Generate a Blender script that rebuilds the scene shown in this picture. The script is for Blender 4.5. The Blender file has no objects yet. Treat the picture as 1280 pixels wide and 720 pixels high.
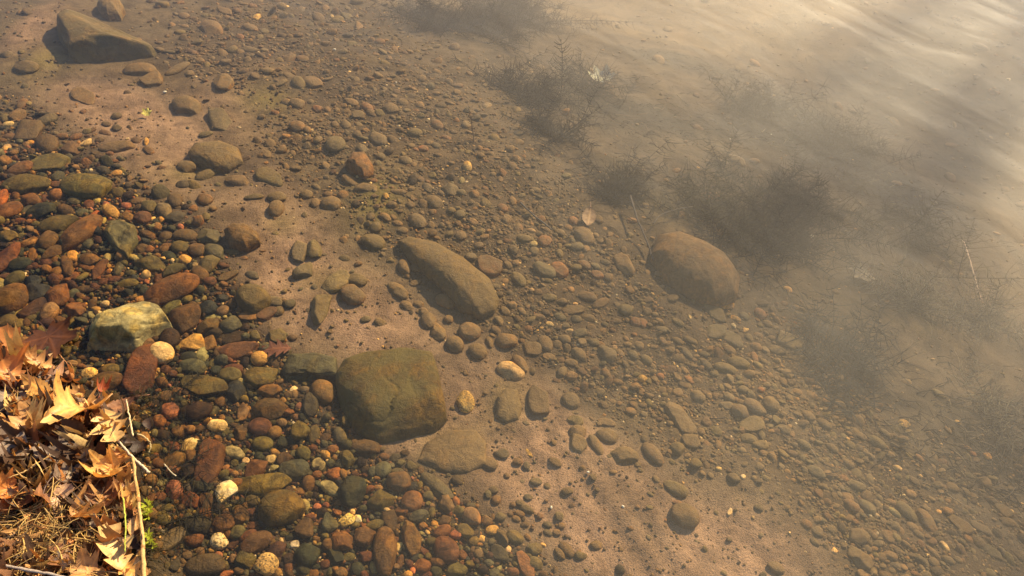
import bpy, bmesh, math, random
import numpy as np
from mathutils import Matrix, Vector

R = math.radians
rng = np.random.default_rng(7)
random.seed(7)
S = bpy.context.scene
COL = S.collection

# ------------------------------------------------------------------ camera
CAM_H, PITCH, HFOV = 1.50, R(48), R(65)
FPX = 640 / math.tan(HFOV / 2)
cd = bpy.data.cameras.new('camera'); cam = bpy.data.objects.new('camera', cd); COL.objects.link(cam)
cam.location = (0, 0, CAM_H); cam.rotation_euler = (R(90) - PITCH, 0, 0)
cd.sensor_width = 36; cd.lens = 18 / math.tan(HFOV / 2); cd.clip_start = .02; cd.clip_end = 400
S.camera = cam

# ------------------------------------------------------------------ sky, sun, exposure
SUN_AZ, SUN_EL = R(42), R(34)          # azimuth measured from +Y towards +X
w = bpy.data.worlds.new('World'); S.world = w; w.use_nodes = True
wn = w.node_tree.nodes; wl = w.node_tree.links
bg = wn['Background']; sky = wn.new('ShaderNodeTexSky'); sky.sky_type = 'NISHITA'; sky.sun_disc = False
sky.sun_elevation = SUN_EL; sky.sun_rotation = SUN_AZ; sky.dust_density = 0.8; sky.ozone_density = 2.5
wl.new(sky.outputs[0], bg.inputs[0]); bg.inputs[1].default_value = 0.09
sd = bpy.data.lights.new('sun', 'SUN'); sun = bpy.data.objects.new('sun', sd); COL.objects.link(sun)
sd.energy = 5.0; sd.angle = R(0.9); sd.color = (1.0, .79, .48)
sdir = Vector((math.sin(SUN_AZ) * math.cos(SUN_EL), math.cos(SUN_AZ) * math.cos(SUN_EL), math.sin(SUN_EL)))
sun.rotation_euler = sdir.to_track_quat('Z', 'Y').to_euler(); sun.location = (6, 8, 6)
S.view_settings.view_transform = 'Standard'; S.view_settings.look = 'None'
S.view_settings.exposure = 1.14; S.view_settings.gamma = 1
S.render.engine = 'CYCLES'
S.cycles.max_bounces = 6; S.cycles.volume_bounces = 1; S.cycles.transparent_max_bounces = 12
S.cycles.use_denoising = True

# ------------------------------------------------------------------ pixels (1280 x 720) <-> ground
cp, sp_ = math.cos(PITCH), math.sin(PITCH)
def ray(px, py):
    a = (np.asarray(px, float) - 640) / FPX; b = (360 - np.asarray(py, float)) / FPX
    return a, cp + b * sp_, -sp_ + b * cp
def at(px, py, z=0.0):
    dx, dy, dz = ray(px, py); t = (z - CAM_H) / dz
    return dx * t, dy * t
def to_px(x, y, z):
    zz = z - CAM_H
    f = y * cp - zz * sp_; u = y * sp_ + zz * cp
    f = np.maximum(f, .05)
    return 640 + FPX * x / f, 360 - FPX * u / f

# ------------------------------------------------------------------ smooth noise made of random waves
def waves(seed, n, f0, f1, dim=2):
    r = np.random.default_rng(seed)
    d = r.normal(size=(n, dim)); d /= np.linalg.norm(d, axis=1)[:, None]
    fr = np.exp(r.uniform(math.log(f0), math.log(f1), n))
    return d * fr[:, None], r.uniform(0, 6.283, n), 1 / np.sqrt(n)
def wnoise(W, P):
    k, ph, a = W; out = 0
    for i in range(len(ph)): out = out + np.sin(P @ k[i] + ph[i])
    return out * a
NB1 = waves(1, 14, 2, 7); NB2 = waves(2, 18, 9, 30); NB3 = waves(3, 26, 40, 140); NB4 = waves(4, 24, 140, 420)

# ------------------------------------------------------------------ the bed: bank line, depth, zones
BANKPX = [(-420, 260), (-120, 385), (0, 432), (45, 447), (95, 478), (150, 518), (168, 560), (172, 620), (186, 700), (215, 800), (260, 1000)]
BANK = np.array([at(*p) for p in BANKPX])
BANK = np.vstack([[BANK[0] + (BANK[0] - BANK[1]) * 40], BANK, [BANK[-1] + np.array((.4, -1.)) * 30]])
def bank_dist(x, y):                    # + on the water side
    x = np.asarray(x, float); y = np.asarray(y, float)
    best = np.full(x.shape, 1e9); sign = np.ones(x.shape)
    for (ax, ay), (bx, by) in zip(BANK[:-1], BANK[1:]):
        ex, ey = bx - ax, by - ay; L2 = ex * ex + ey * ey
        t = np.clip(((x - ax) * ex + (y - ay) * ey) / L2, 0, 1)
        d = np.hypot(x - ax - t * ex, y - ay - t * ey)
        cr = ex * (y - ay) - ey * (x - ax)
        m = d < best
        best = np.where(m, d, best); sign = np.where(m, np.sign(cr), sign)
    return best * sign
def g(px, py, cx, cy, rx, ry, ang=0):
    c, s = math.cos(R(ang)), math.sin(R(ang))
    u = ((px - cx) * c + (py - cy) * s) / rx; v = (-(px - cx) * s + (py - cy) * c) / ry
    return np.exp(-(u * u + v * v))
def ripple(x, y, px, py):
    m = np.clip(g(px, py, 800, 670, 190, 75, 35) + .6 * g(px, py, 200, 180, 60, 60) + .4 * g(px, py, 340, 330, 60, 90), 0, 1)
    q = x * .86 + y * .52 + .012 * wnoise(NB1, np.stack([x, y], -1) * 1.6)
    return m * .0025 * np.sin(q * 105)
def bed_z(x, y, fine=True):
    x = np.asarray(x, float); y = np.asarray(y, float)
    d = bank_dist(x, y)
    P = np.stack([x, y], -1)
    z = np.where(d > 0, -.025 * np.minimum(d / .05, 1) - .055 * d - .028 * np.maximum(d, 0) ** 2, np.minimum(-d * .30, .05 - d * .05))
    z = np.where(d > 3.2, -.025 - .055 * 3.2 - .028 * 10.24 - .05 * (d - 3.2), z)
    z = np.maximum(z, -1.3 - .001 * np.maximum(d, 0))
    z = z - .09 * np.clip(d - 1.35, 0, 1.9) ** 1.3
    k = np.clip(d / .2, 0, 1)
    z = z + k * (.012 * wnoise(NB1, P) + .005 * wnoise(NB2, P))
    if fine:
        px, py = to_px(x, y, z)
        z = z + ripple(x, y, px, py)
    return z
def ground(px, py, lift=0.0):
    x, y = at(px, py, -.05)
    for _ in range(12):
        z = bed_z(x, y) + lift
        x, y = at(px, py, z)
    return float(x), float(y), float(z)

def sand_w(px, py):
    s = (g(px, py, 200, 175, 80, 48, 35) + g(px, py, 125, 135, 60, 28, 20) + 1.0 * g(px, py, 360, 330, 55, 95, -25) + g(px, py, 470, 405, 75, 48, 20)
         + .8 * g(px, py, 30, 30, 50, 50) + g(px, py, 520, 545, 50, 20, -25) + 1.1 * g(px, py, 660, 560, 85, 65, 40)
         + 1.3 * g(px, py, 780, 665, 150, 70, 38) + .9 * g(px, py, 940, 690, 90, 50, 20) + .4 * g(px, py, 590, 480, 50, 50)
         + .6 * g(px, py, 300, 130, 60, 30))
    return np.clip(s, 0, 1)
def shore_w(px, py):                    # clean coloured stones by the bank
    s = (g(px, py, 60, 300, 170, 120, 25) + g(px, py, 190, 420, 150, 100, 30) + g(px, py, 330, 600, 190, 110, 20) + g(px, py, 480, 700, 200, 75, 15))
    return np.clip(s * 1.15, 0, 1)
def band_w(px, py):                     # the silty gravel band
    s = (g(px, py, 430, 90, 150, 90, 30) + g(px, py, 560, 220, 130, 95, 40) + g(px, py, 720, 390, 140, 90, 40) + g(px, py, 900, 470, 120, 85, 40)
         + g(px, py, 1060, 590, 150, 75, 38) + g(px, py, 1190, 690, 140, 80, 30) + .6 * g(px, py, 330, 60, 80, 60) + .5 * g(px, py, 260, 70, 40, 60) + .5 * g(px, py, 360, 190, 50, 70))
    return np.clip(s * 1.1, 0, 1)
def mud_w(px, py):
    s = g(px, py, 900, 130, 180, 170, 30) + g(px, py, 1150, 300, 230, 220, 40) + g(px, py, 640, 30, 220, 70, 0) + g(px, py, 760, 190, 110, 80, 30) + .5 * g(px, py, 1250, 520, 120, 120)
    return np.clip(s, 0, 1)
def algae_w(px, py):
    s = g(px, py, 330, 125, 38, 22) + .9 * g(px, py, 470, 250, 34, 40, 40) + .8 * g(px, py, 60, 75, 55, 22, -15) + .8 * g(px, py, 235, 215, 30, 14) + .6 * g(px, py, 350, 280, 24, 18) + .7 * g(px, py, 632, 500, 30, 28) + .6 * g(px, py, 570, 550, 55, 24, -12) + .5 * g(px, py, 400, 350, 40, 18)
    return np.clip(s, 0, 1)
def silt_at(px, py):
    s = .78 - .85 * shore_w(px, py)
    return float(np.clip(s, .0, .8))

# ------------------------------------------------------------------ object helpers
def link(o, parent=None):
    COL.objects.link(o)
    if parent is not None: o.parent = parent
    return o
def mesh_obj(name, V, F, mat, parent=None, smooth=True, attrs=None):
    me = bpy.data.meshes.new(name)
    V = np.asarray(V, np.float32)
    if isinstance(F, np.ndarray):
        n = F.shape[1]
        me.vertices.add(len(V)); me.vertices.foreach_set('co', V.ravel())
        me.loops.add(F.size); me.loops.foreach_set('vertex_index', F.astype(np.int32).ravel())
        me.polygons.add(len(F)); me.polygons.foreach_set('loop_start', np.arange(0, F.size, n, dtype=np.int32))
        me.update(calc_edges=True); me.validate()
    else:
        me.from_pydata([tuple(v) for v in V], [], F); me.update()
    me.polygons.foreach_set('use_smooth', [smooth] * len(me.polygons))
    for k, a in (attrs or {}).items():
        at_ = me.attributes.new(k, 'FLOAT_COLOR', 'POINT')
        a = np.asarray(a, np.float32)
        if a.shape[1] == 3: a = np.hstack([a, np.ones((len(a), 1), np.float32)])
        at_.data.foreach_set('color', a.ravel())
    me.materials.append(mat)
    return link(bpy.data.objects.new(name, me), parent)
def tag(o, label=None, cat=None, group=None, kind=None):
    if label: o['label'] = label
    if cat: o['category'] = cat
    if group: o['group'] = group
    if kind: o['kind'] = kind
    return o
def empty(name, loc):
    o = bpy.data.objects.new(name, None); o.location = loc; return link(o)

class MB:                                # collects shapes into one mesh
    def __init__(s): s.V = []; s.F = []; s.C = []; s.n = 0
    def add(s, V, F, c=None):
        V = np.asarray(V, float); s.V.append(V); s.F += [tuple(i + s.n for i in f) for f in F]; s.n += len(V)
        if c is not None: s.C.append(np.tile(np.asarray(c, float), (len(V), 1)))
    def tube(s, pts, rad, k=5, c=None):
        pts = np.asarray(pts, float); n = len(pts)
        rad = np.broadcast_to(np.asarray(rad, float), (n,))
        T = np.gradient(pts, axis=0); T /= np.linalg.norm(T, axis=1)[:, None] + 1e-9
        ref = np.array((0, 0, 1.)) if abs(T[:, 2]).mean() < .8 else np.array((1., 0, 0))
        A = np.cross(T, ref); A /= np.linalg.norm(A, axis=1)[:, None] + 1e-9; B = np.cross(T, A)
        th = np.arange(k) * 2 * math.pi / k
        V = (pts[:, None] + rad[:, None, None] * (np.cos(th)[None, :, None] * A[:, None] + np.sin(th)[None, :, None] * B[:, None])).reshape(-1, 3)
        F = [(i * k + j, i * k + (j + 1) % k, (i + 1) * k + (j + 1) % k, (i + 1) * k + j) for i in range(n - 1) for j in range(k)]
        F += [tuple(range(k))[::-1], tuple(range((n - 1) * k, n * k))]
        s.add(V, F, c)
    def build(s, name, mat, parent=None, smooth=True):
        at_ = {'Col': np.vstack(s.C)} if s.C else None
        return mesh_obj(name, np.vstack(s.V), s.F, mat, parent, smooth, at_)

# ------------------------------------------------------------------ materials
def nodes(name):
    m = bpy.data.materials.new(name); m.use_nodes = True
    nt = m.node_tree; b = nt.nodes['Principled BSDF']
    return m, nt, b, nt.nodes.new, nt.links.new
def mixc(nt, a, b, f, t='MIX'):
    n = nt.nodes.new('ShaderNodeMix'); n.data_type = 'RGBA'; n.blend_type = t
    for i, v in ((0, f), (6, a), (7, b)):
        if isinstance(v, bpy.types.NodeSocket): nt.links.new(v, n.inputs[i])
        elif i == 0: n.inputs[0].default_value = v
        else: n.inputs[i].default_value = (*v, 1) if len(v) == 3 else v
    return n.outputs[2]
def math_(nt, op, a, b=0.0, clamp=False):
    n = nt.nodes.new('ShaderNodeMath'); n.operation = op; n.use_clamp = clamp
    for i, v in enumerate((a, b)):
        if isinstance(v, bpy.types.NodeSocket): nt.links.new(v, n.inputs[i])
        else: n.inputs[i].default_value = v
    return n.outputs[0]
def noise(nt, vec, scale, detail=4, rough=.6, dist=0):
    n = nt.nodes.new('ShaderNodeTexNoise'); n.inputs['Scale'].default_value = scale; n.inputs['Detail'].default_value = detail
    n.inputs['Roughness'].default_value = rough; n.inputs['Distortion'].default_value = dist
    if vec is not None: nt.links.new(vec, n.inputs['Vector'])
    return n.outputs['Fac']
def ramp(nt, f, lo, hi, a=0.0, b=1.0):
    n = nt.nodes.new('ShaderNodeMapRange'); n.inputs[1].default_value = lo; n.inputs[2].default_value = hi
    n.inputs[3].default_value = a; n.inputs[4].default_value = b; n.clamp = True; n.interpolation_type = 'SMOOTHSTEP'
    nt.links.new(f, n.inputs[0]); return n.outputs[0]
def bump(nt, h, strength, dist, b):
    n = nt.nodes.new('ShaderNodeBump'); n.inputs['Strength'].default_value = strength; n.inputs['Distance'].default_value = dist
    nt.links.new(h, n.inputs['Height']); nt.links.new(n.outputs[0], b.inputs['Normal'])

SILT = (.138, .085, .029)
def stone_material(name, source, speckle=0.0, rough=.5, moss=0.0, veins=.5):
    m, nt, b, N, L = nodes(name)
    tc = N('ShaderNodeNewGeometry'); pos = tc.outputs['Position']
    if source == 'object':
        oi = N('ShaderNodeObjectInfo'); base = oi.outputs['Color']; silt = oi.outputs['Alpha']
    else:
        a = N('ShaderNodeAttribute'); a.attribute_name = 'Col'; base = a.outputs['Color']; silt = a.outputs['Alpha']
    n1 = noise(nt, pos, 34, 6, .7, .8); n2 = noise(nt, pos, 150, 6, .75, .3); n3 = noise(nt, pos, 480, 3, .6); n4 = noise(nt, pos, 11, 3, .6, 1.5)
    dark = mixc(nt, base, (.45, .42, .38), 1.0, 'MULTIPLY'); light = mixc(nt, base, (1.5, 1.42, 1.25), 1.0, 'MULTIPLY')
    c = mixc(nt, dark, light, ramp(nt, n1, .28, .72))
    c = mixc(nt, c, mixc(nt, c, (.5, .48, .45), 1.0, 'MULTIPLY'), ramp(nt, n2, .48, .7, 0, .9))
    c = mixc(nt, c, mixc(nt, c, (1.9, 1.8, 1.5), 1.0, 'MULTIPLY'), ramp(nt, n3, .56, .7, 0, .8))
    c = mixc(nt, c, mixc(nt, c, (1.35, 1.15, .75), 1.0, 'MULTIPLY'), ramp(nt, n4, .45, .6))
    wv = N('ShaderNodeTexWave'); wv.inputs['Scale'].default_value = 14; wv.inputs['Distortion'].default_value = 9; wv.inputs['Detail'].default_value = 4; L(pos, wv.inputs[0])
    c = mixc(nt, c, mixc(nt, c, (.45, .42, .40), 1.0, 'MULTIPLY'), math_(nt, 'MULTIPLY', ramp(nt, wv.outputs['Fac'], .82, .97, 0, veins), ramp(nt, n4, .4, .6)))
    if speckle:
        v = noise(nt, pos, 300, 3, .55)
        c = mixc(nt, c, (.06, .045, .02), ramp(nt, v, .53, .60, 0, speckle))
    if moss:
        mo = noise(nt, pos, 13, 5, .65)
        c = mixc(nt, c, (.085, .066, .016), ramp(nt, mo, .36, .62, 0, moss))
    sep = N('ShaderNodeSeparateXYZ'); L(tc.outputs['Normal'], sep.inputs[0])
    up = ramp(nt, sep.outputs[2], -.1, .75)
    pat = ramp(nt, noise(nt, pos, 60, 4, .7), .25, .65, .45, 1)
    sf = math_(nt, 'MULTIPLY', math_(nt, 'MULTIPLY', up, pat), silt)
    silt_c = mixc(nt, SILT, (.155, .102, .042), n2)
    c = mixc(nt, c, silt_c, sf)
    L(c, b.inputs['Base Color']); b.inputs['Roughness'].default_value = rough
    b.inputs['Specular IOR Level'].default_value = .1
    h = math_(nt, 'ADD', math_(nt, 'MULTIPLY', n1, 1.6), math_(nt, 'ADD', n2, math_(nt, 'MULTIPLY', n3, .5)))
    bump(nt, h, .7, .005, b)
    return m
M_STONE = stone_material('stone', 'object')
M_SPECK = stone_material('speckled_stone', 'object', speckle=.95)
M_MOSS = stone_material('mossy_stone', 'object', moss=.75)
M_GRAVEL = stone_material('gravel', 'attr')

def bed_material():
    m, nt, b, N, L = nodes('bed')
    pos = N('ShaderNodeNewGeometry').outputs['Position']
    a = N('ShaderNodeAttribute'); a.attribute_name = 'Col'
    n0 = noise(nt, pos, 9, 5, .65, .6); n1 = noise(nt, pos, 60, 5, .7); n2 = noise(nt, pos, 300, 3, .7); n3 = noise(nt, pos, 420, 2, .5)
    c = mixc(nt, mixc(nt, a.outputs['Color'], (.6, .57, .5), 1, 'MULTIPLY'), mixc(nt, a.outputs['Color'], (1.35, 1.3, 1.2), 1, 'MULTIPLY'), ramp(nt, n0, .3, .7))
    c = mixc(nt, c, mixc(nt, c, (.55, .5, .45), 1, 'MULTIPLY'), ramp(nt, n1, .48, .75, 0, .8))
    c = mixc(nt, c, mixc(nt, c, (1.6, 1.5, 1.4), 1, 'MULTIPLY'), ramp(nt, n2, .52, .7, 0, .8))
    c = mixc(nt, c, (.035, .025, .016), ramp(nt, n3, .58, .66, 0, .8))
    L(c, b.inputs['Base Color']); b.inputs['Roughness'].default_value = .8; b.inputs['Specular IOR Level'].default_value = .1
    h = math_(nt, 'ADD', math_(nt, 'MULTIPLY', n1, 2.0), math_(nt, 'ADD', n2, math_(nt, 'MULTIPLY', n3, .6)))
    bump(nt, h, .7, .005, b)
    return m
M_BED = bed_material()

def water_material():
    m, nt, b, N, L = nodes('water')
    nt.nodes.remove(b); out = nt.nodes['Material Output']
    pos = N('ShaderNodeNewGeometry').outputs['Position']
    mr = N('ShaderNodeMapping'); mr.inputs['Rotation'].default_value = (0, 0, R(50)); L(pos, mr.inputs[0])
    mp = N('ShaderNodeMapping'); mp.inputs['Scale'].default_value = (1, 2.2, 1); L(mr.outputs[0], mp.inputs[0])
    n1 = noise(nt, mp.outputs[0], 1.5, 2, .45, .9); n2 = noise(nt, mp.outputs[0], 4.2, 2, .45, .8); n3 = noise(nt, pos, 34, 2, .5)
    h = math_(nt, 'ADD', math_(nt, 'MULTIPLY', n1, 3.2), math_(nt, 'ADD', math_(nt, 'MULTIPLY', n2, .55), math_(nt, 'MULTIPLY', n3, .03)))
    bp = N('ShaderNodeBump'); bp.inputs['Strength'].default_value = 1; bp.inputs['Distance'].default_value = .0026; L(h, bp.inputs['Height'])
    vm = N('ShaderNodeVectorMath'); vm.operation = 'DOT_PRODUCT'; L(bp.outputs[0], vm.inputs[0])
    L(N('ShaderNodeNewGeometry').outputs['Incoming'], vm.inputs[1])
    cs = math_(nt, 'ABSOLUTE', vm.outputs['Value'])      # the same reflectance from above and from below
    sch = math_(nt, 'ADD', math_(nt, 'MULTIPLY', math_(nt, 'POWER', math_(nt, 'SUBTRACT', 1.0, cs, True), 5.0), .98), .02, True)
    tr = N('ShaderNodeBsdfTransparent'); tr.inputs[0].default_value = (.97, .97, .96, 1)
    gl = N('ShaderNodeBsdfAnisotropic'); gl.distribution = 'BECKMANN'; gl.inputs['Roughness'].default_value = .61; L(bp.outputs[0], gl.inputs['Normal'])
    mx = N('ShaderNodeMixShader'); L(sch, mx.inputs[0]); L(tr.outputs[0], mx.inputs[1]); L(gl.outputs[0], mx.inputs[2])
    L(mx.outputs[0], out.inputs['Surface'])
    pv = N('ShaderNodeVolumePrincipled'); pv.inputs['Color'].default_value = (.90, .80, .68, 1); pv.inputs['Density'].default_value = .20
    pv.inputs['Anisotropy'].default_value = .35
    L(pv.outputs[0], out.inputs['Volume'])
    return m
M_WATER = water_material()

def simple_material(name, attr=True, color=(.2, .2, .2), rough=.6, spec=.3, trans=0.0, nscale=90, var=.6, bstr=.4):
    m, nt, b, N, L = nodes(name)
    pos = N('ShaderNodeNewGeometry').outputs['Position']
    if attr == 'object': base = N('ShaderNodeObjectInfo').outputs['Color']
    elif attr:
        a = N('ShaderNodeAttribute'); a.attribute_name = 'Col'; base = a.outputs['Color']
    else: base = color
    n1 = noise(nt, pos, nscale, 5, .7); n2 = noise(nt, pos, nscale * 6, 3, .6)
    c = mixc(nt, base, mixc(nt, base, (.4, .34, .3), 1, 'MULTIPLY'), ramp(nt, n1, .45, .75, 0, var))
    c = mixc(nt, c, mixc(nt, c, (1.5, 1.45, 1.3), 1, 'MULTIPLY'), ramp(nt, n2, .5, .75, 0, var * .7))
    L(c, b.inputs['Base Color']); b.inputs['Roughness'].default_value = rough; b.inputs['Specular IOR Level'].default_value = spec
    bump(nt, math_(nt, 'ADD', n1, n2), bstr, .002, b)
    if trans:
        t = N('ShaderNodeBsdfTranslucent'); L(mixc(nt, c, (1.25, .95, .5), 1, 'MULTIPLY'), t.inputs[0])
        mx = N('ShaderNodeMixShader'); mx.inputs[0].default_value = trans
        L(b.outputs[0], mx.inputs[1]); L(t.outputs[0], mx.inputs[2]); L(mx.outputs[0], nt.nodes['Material Output'].inputs['Surface'])
    return m
def leaf_material(name, trans, rough, spec):
    m, nt, b, N, L = nodes(name)
    pos = N('ShaderNodeNewGeometry').outputs['Position']
    base = N('ShaderNodeObjectInfo').outputs['Color']
    a = N('ShaderNodeAttribute'); a.attribute_name = 'Col'
    sep = N('ShaderNodeSeparateColor'); L(a.outputs['Color'], sep.inputs[0])
    n1 = noise(nt, pos, 55, 5, .7, .5); n2 = noise(nt, pos, 420, 3, .6)
    c = mixc(nt, base, mixc(nt, base, (.42, .30, .24), 1, 'MULTIPLY'), ramp(nt, n1, .42, .72, 0, .8))
    c = mixc(nt, c, mixc(nt, c, (.3, .25, .2), 1, 'MULTIPLY'), ramp(nt, n2, .6, .75, 0, .6))
    c = mixc(nt, c, mixc(nt, base, (1.5, 1.4, 1.1), 1, 'MULTIPLY'), math_(nt, 'MULTIPLY', sep.outputs[0], .65))
    c = mixc(nt, c, mixc(nt, c, (.45, .36, .3), 1, 'MULTIPLY'), math_(nt, 'MULTIPLY', sep.outputs[1], .6))
    L(c, b.inputs['Base Color']); b.inputs['Roughness'].default_value = rough; b.inputs['Specular IOR Level'].default_value = spec
    bump(nt, math_(nt, 'ADD', math_(nt, 'MULTIPLY', sep.outputs[0], .8), math_(nt, 'ADD', n1, math_(nt, 'MULTIPLY', n2, .4))), .5, .002, b)
    t = N('ShaderNodeBsdfTranslucent'); L(mixc(nt, c, (1.3, .9, .45), 1, 'MULTIPLY'), t.inputs[0])
    mx = N('ShaderNodeMixShader'); mx.inputs[0].default_value = trans
    L(b.outputs[0], mx.inputs[1]); L(t.outputs[0], mx.inputs[2]); L(mx.outputs[0], nt.nodes['Material Output'].inputs['Surface'])
    return m
M_LEAF = leaf_material('dry_leaf', .30, .45, .4)
M_WETLEAF = leaf_material('wet_leaf', .15, .6, .1)
M_STRAW = simple_material('straw', True, rough=.5, spec=.35, trans=.18, nscale=140)
M_WEED = simple_material('weed', True, rough=.7, spec=.1, trans=.25, nscale=80, var=.4)
M_TWIG = simple_material('twig', 'object', rough=.55, spec=.3, nscale=160, var=.8, bstr=.8)
M_GLINT = simple_material('glint_grain', False, color=(.55, .48, .34), rough=.35, spec=.5)

# ------------------------------------------------------------------ lake bed and bank (one sheet), water
def axis(lo, hi, step, far):
    core = np.arange(lo, hi + step / 2, step); out = []
    v, s = 0.0, step
    while v < far: s *= 1.35; v += s; out.append(v)
    out = np.array(out)
    return np.concatenate([lo - out[::-1], core, hi + out])
xs = axis(-1.75, 2.15, .0075, 45); ys = axis(.25, 3.35, .0075, 45)
X, Y = np.meshgrid(xs, ys); Z = bed_z(X, Y)
P2 = np.stack([X, Y], -1)
PX, PY = to_px(X, Y, Z)
D = bank_dist(X, Y)
inside = ((X > -1.9) & (X < 2.3) & (Y > .1) & (Y < 3.5)).astype(float)
Z = Z + inside * (.0016 * wnoise(NB3, P2) + .0006 * wnoise(NB4, P2)) * np.clip(D / .1, .3, 1)
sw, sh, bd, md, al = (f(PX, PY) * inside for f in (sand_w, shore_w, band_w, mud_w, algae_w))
jit = .22 * wnoise(NB2, P2)
def lay(C, col, wgt): 
    wgt = np.clip(wgt, 0, 1)[..., None]; return C * (1 - wgt) + np.array(col) * wgt
C = np.tile(np.array((.100, .071, .036)), X.shape + (1,))
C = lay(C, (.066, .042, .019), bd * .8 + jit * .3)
C = lay(C, (.014, .009, .005), sh * 1.2 + jit * .3)  # near-black base painted in so gaps between shore stones look shaded
C = lay(C, (.225, .140, .082), sw * 1.25 + jit * .6)
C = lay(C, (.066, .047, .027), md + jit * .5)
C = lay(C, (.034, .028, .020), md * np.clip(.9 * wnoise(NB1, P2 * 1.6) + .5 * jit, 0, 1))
C = lay(C, (.125, .096, .022), al * .8 + jit * .3)
C = lay(C, (.030, .020, .012), np.clip(.5 - D / .04, 0, 1))  # dark ground colour so gaps between the bank leaves go black like shade
nx, ny = len(xs), len(ys)
idx = np.arange(nx * ny).reshape(ny, nx)
F = np.stack([idx[:-1, :-1], idx[:-1, 1:], idx[1:, 1:], idx[1:, :-1]], -1).reshape(-1, 4)
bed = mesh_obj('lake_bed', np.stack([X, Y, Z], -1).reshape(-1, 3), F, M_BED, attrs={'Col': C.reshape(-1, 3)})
tag(bed, 'sandy and muddy lake bed sloping down from the leafy bank', 'lake bed', kind='structure')
B = 40
V = [(-B, -B, -2.5), (B, -B, -2.5), (B, B, -2.5), (-B, B, -2.5), (-B, -B, 0), (B, -B, 0), (B, B, 0), (-B, B, 0)]
water = mesh_obj('water', V, [(0, 3, 2, 1), (4, 5, 6, 7), (0, 1, 5, 4), (1, 2, 6, 5), (2, 3, 7, 6), (3, 0, 4, 7)], M_WATER, smooth=False)
tag(water, 'shallow murky lake water deepening away from the bank', 'water', kind='structure')

# ------------------------------------------------------------------ stones
def ico(n):
    bm = bmesh.new(); bmesh.ops.create_icosphere(bm, subdivisions=n, radius=1)
    V = np.array([v.co[:] for v in bm.verts]); F = np.array([[v.index for v in f.verts] for f in bm.faces]); bm.free()
    return V, F
ICO = {n: ico(n) for n in (1, 2, 3, 4, 5, 6)}
def unit_stone(seed, kind, n):
    r = np.random.default_rng(seed); V, F = ICO[n]; V = V.copy()
    W = waves(seed + 11, 5, 1.2, 2.6, 3); amp = {'r': .07, 'e': .06, 'a': .10, 'f': .08, 'm': .10}[kind]
    V *= (1 + amp * wnoise(W, V))[:, None]
    cuts, dep = {'r': (6, (.72, .95)), 'e': (3, (.82, .97)), 'a': (12, (.56, .86)), 'f': (8, (.62, .88)), 'm': (7, (.62, .90))}[kind]
    for _ in range(cuts):
        d = r.normal(size=3); d /= np.linalg.norm(d)
        if kind == 'f': d[2] *= .35; d /= np.linalg.norm(d)
        t = r.uniform(*dep); e = np.maximum(V @ d - t, 0)
        V -= (e * {'r': .82, 'e': .65, 'a': .95, 'f': .9, 'm': .85}[kind])[:, None] * d
    if kind == 'f':
        V[:, 2] = np.tanh(V[:, 2] * 2.2) * .8
    if n >= 4:
        W2 = waves(seed + 12, 10, 5, 14, 3); V *= (1 + (.012 if kind in 're' else .022) * wnoise(W2, V))[:, None]
    V /= np.abs(V).max(axis=0)
    return V, F
PAL = {'ol': ((.118, .098, .031), 'olive'), 'dg': ((.042, .045, .024), 'dark green'), 'sl': ((.032, .034, .030), 'dark slate'), 'br': ((.115, .071, .028), 'brown'),
       'db': ((.045, .030, .014), 'dark brown'), 'ru': ((.175, .084, .030), 'rust'), 'rd': ((.135, .060, .026), 'brick red'), 'ma': ((.085, .043, .023), 'maroon'),
       'or': ((.300, .110, .030), 'orange'), 'oc': ((.200, .110, .034), 'ochre'), 'ta': ((.230, .145, .068), 'tan'), 'go': ((.400, .240, .070), 'golden'),
       'cr': ((.520, .385, .200), 'cream'), 'wh': ((.640, .560, .410), 'white'), 'gy': ((.150, .125, .090), 'grey'), 'gg': ((.095, .095, .058), 'grey green'),
       'pk': ((.300, .125, .075), 'pink'), 'pg': ((.260, .230, .105), 'pale green'), 'st': ((.180, .122, .064), 'silty brown'), 'sp': ((.480, .360, .150), 'cream speckled')}
def place(px, py, L, W, ang, hk):
    """plan axes of a stone whose image is an ellipse L x W px turned by ang (clockwise), half height hk * W/2"""
    x, y, z = ground(px, py)
    dist = math.sqrt(x * x + y * y + (CAM_H - z) ** 2); th = math.asin((CAM_H - z) / dist)
    k = dist * math.cos(math.atan(math.hypot(px - 640, py - 360) / FPX)) / FPX
    a, b = L / 2 * k, W / 2 * k; c = hk * b
    ca, sa = math.cos(R(-ang)), math.sin(R(-ang))
    Mxx = a * a * ca * ca + b * b * sa * sa; Myy = a * a * sa * sa + b * b * ca * ca; Mxy = (a * a - b * b) * ca * sa
    s, co = math.sin(th), math.cos(th)
    Syy = max((Myy - (co * c) ** 2) / s ** 2, (.5 * b) ** 2)
    M = np.array([[Mxx, Mxy / s], [Mxy / s, Syy]])
    ev, U = np.linalg.eigh(M); ev = np.maximum(ev, (.45 * b) ** 2)
    return ev, U, c, (x, y, z)
def make_stone(px, py, L, W, ang, kind, seed, n, bury=.35):
    hk = {'r': .72, 'e': .75, 'a': .68, 'f': .42, 'm': .66}[kind]
    ev, U, c, _ = place(px, py, L, W, ang, hk)
    if np.linalg.det(U) < 0: U = U * np.array([1, -1])
    V, F = unit_stone(seed, kind, n)
    lift = c * (1 - 2 * bury) * .9
    x, y, z = ground(px, py, lift)
    loc = V * np.array([math.sqrt(ev[0]), math.sqrt(ev[1]), c])
    loc[:, :2] = loc[:, :2] @ U.T
    return loc, F, (x, y, z), c

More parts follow.
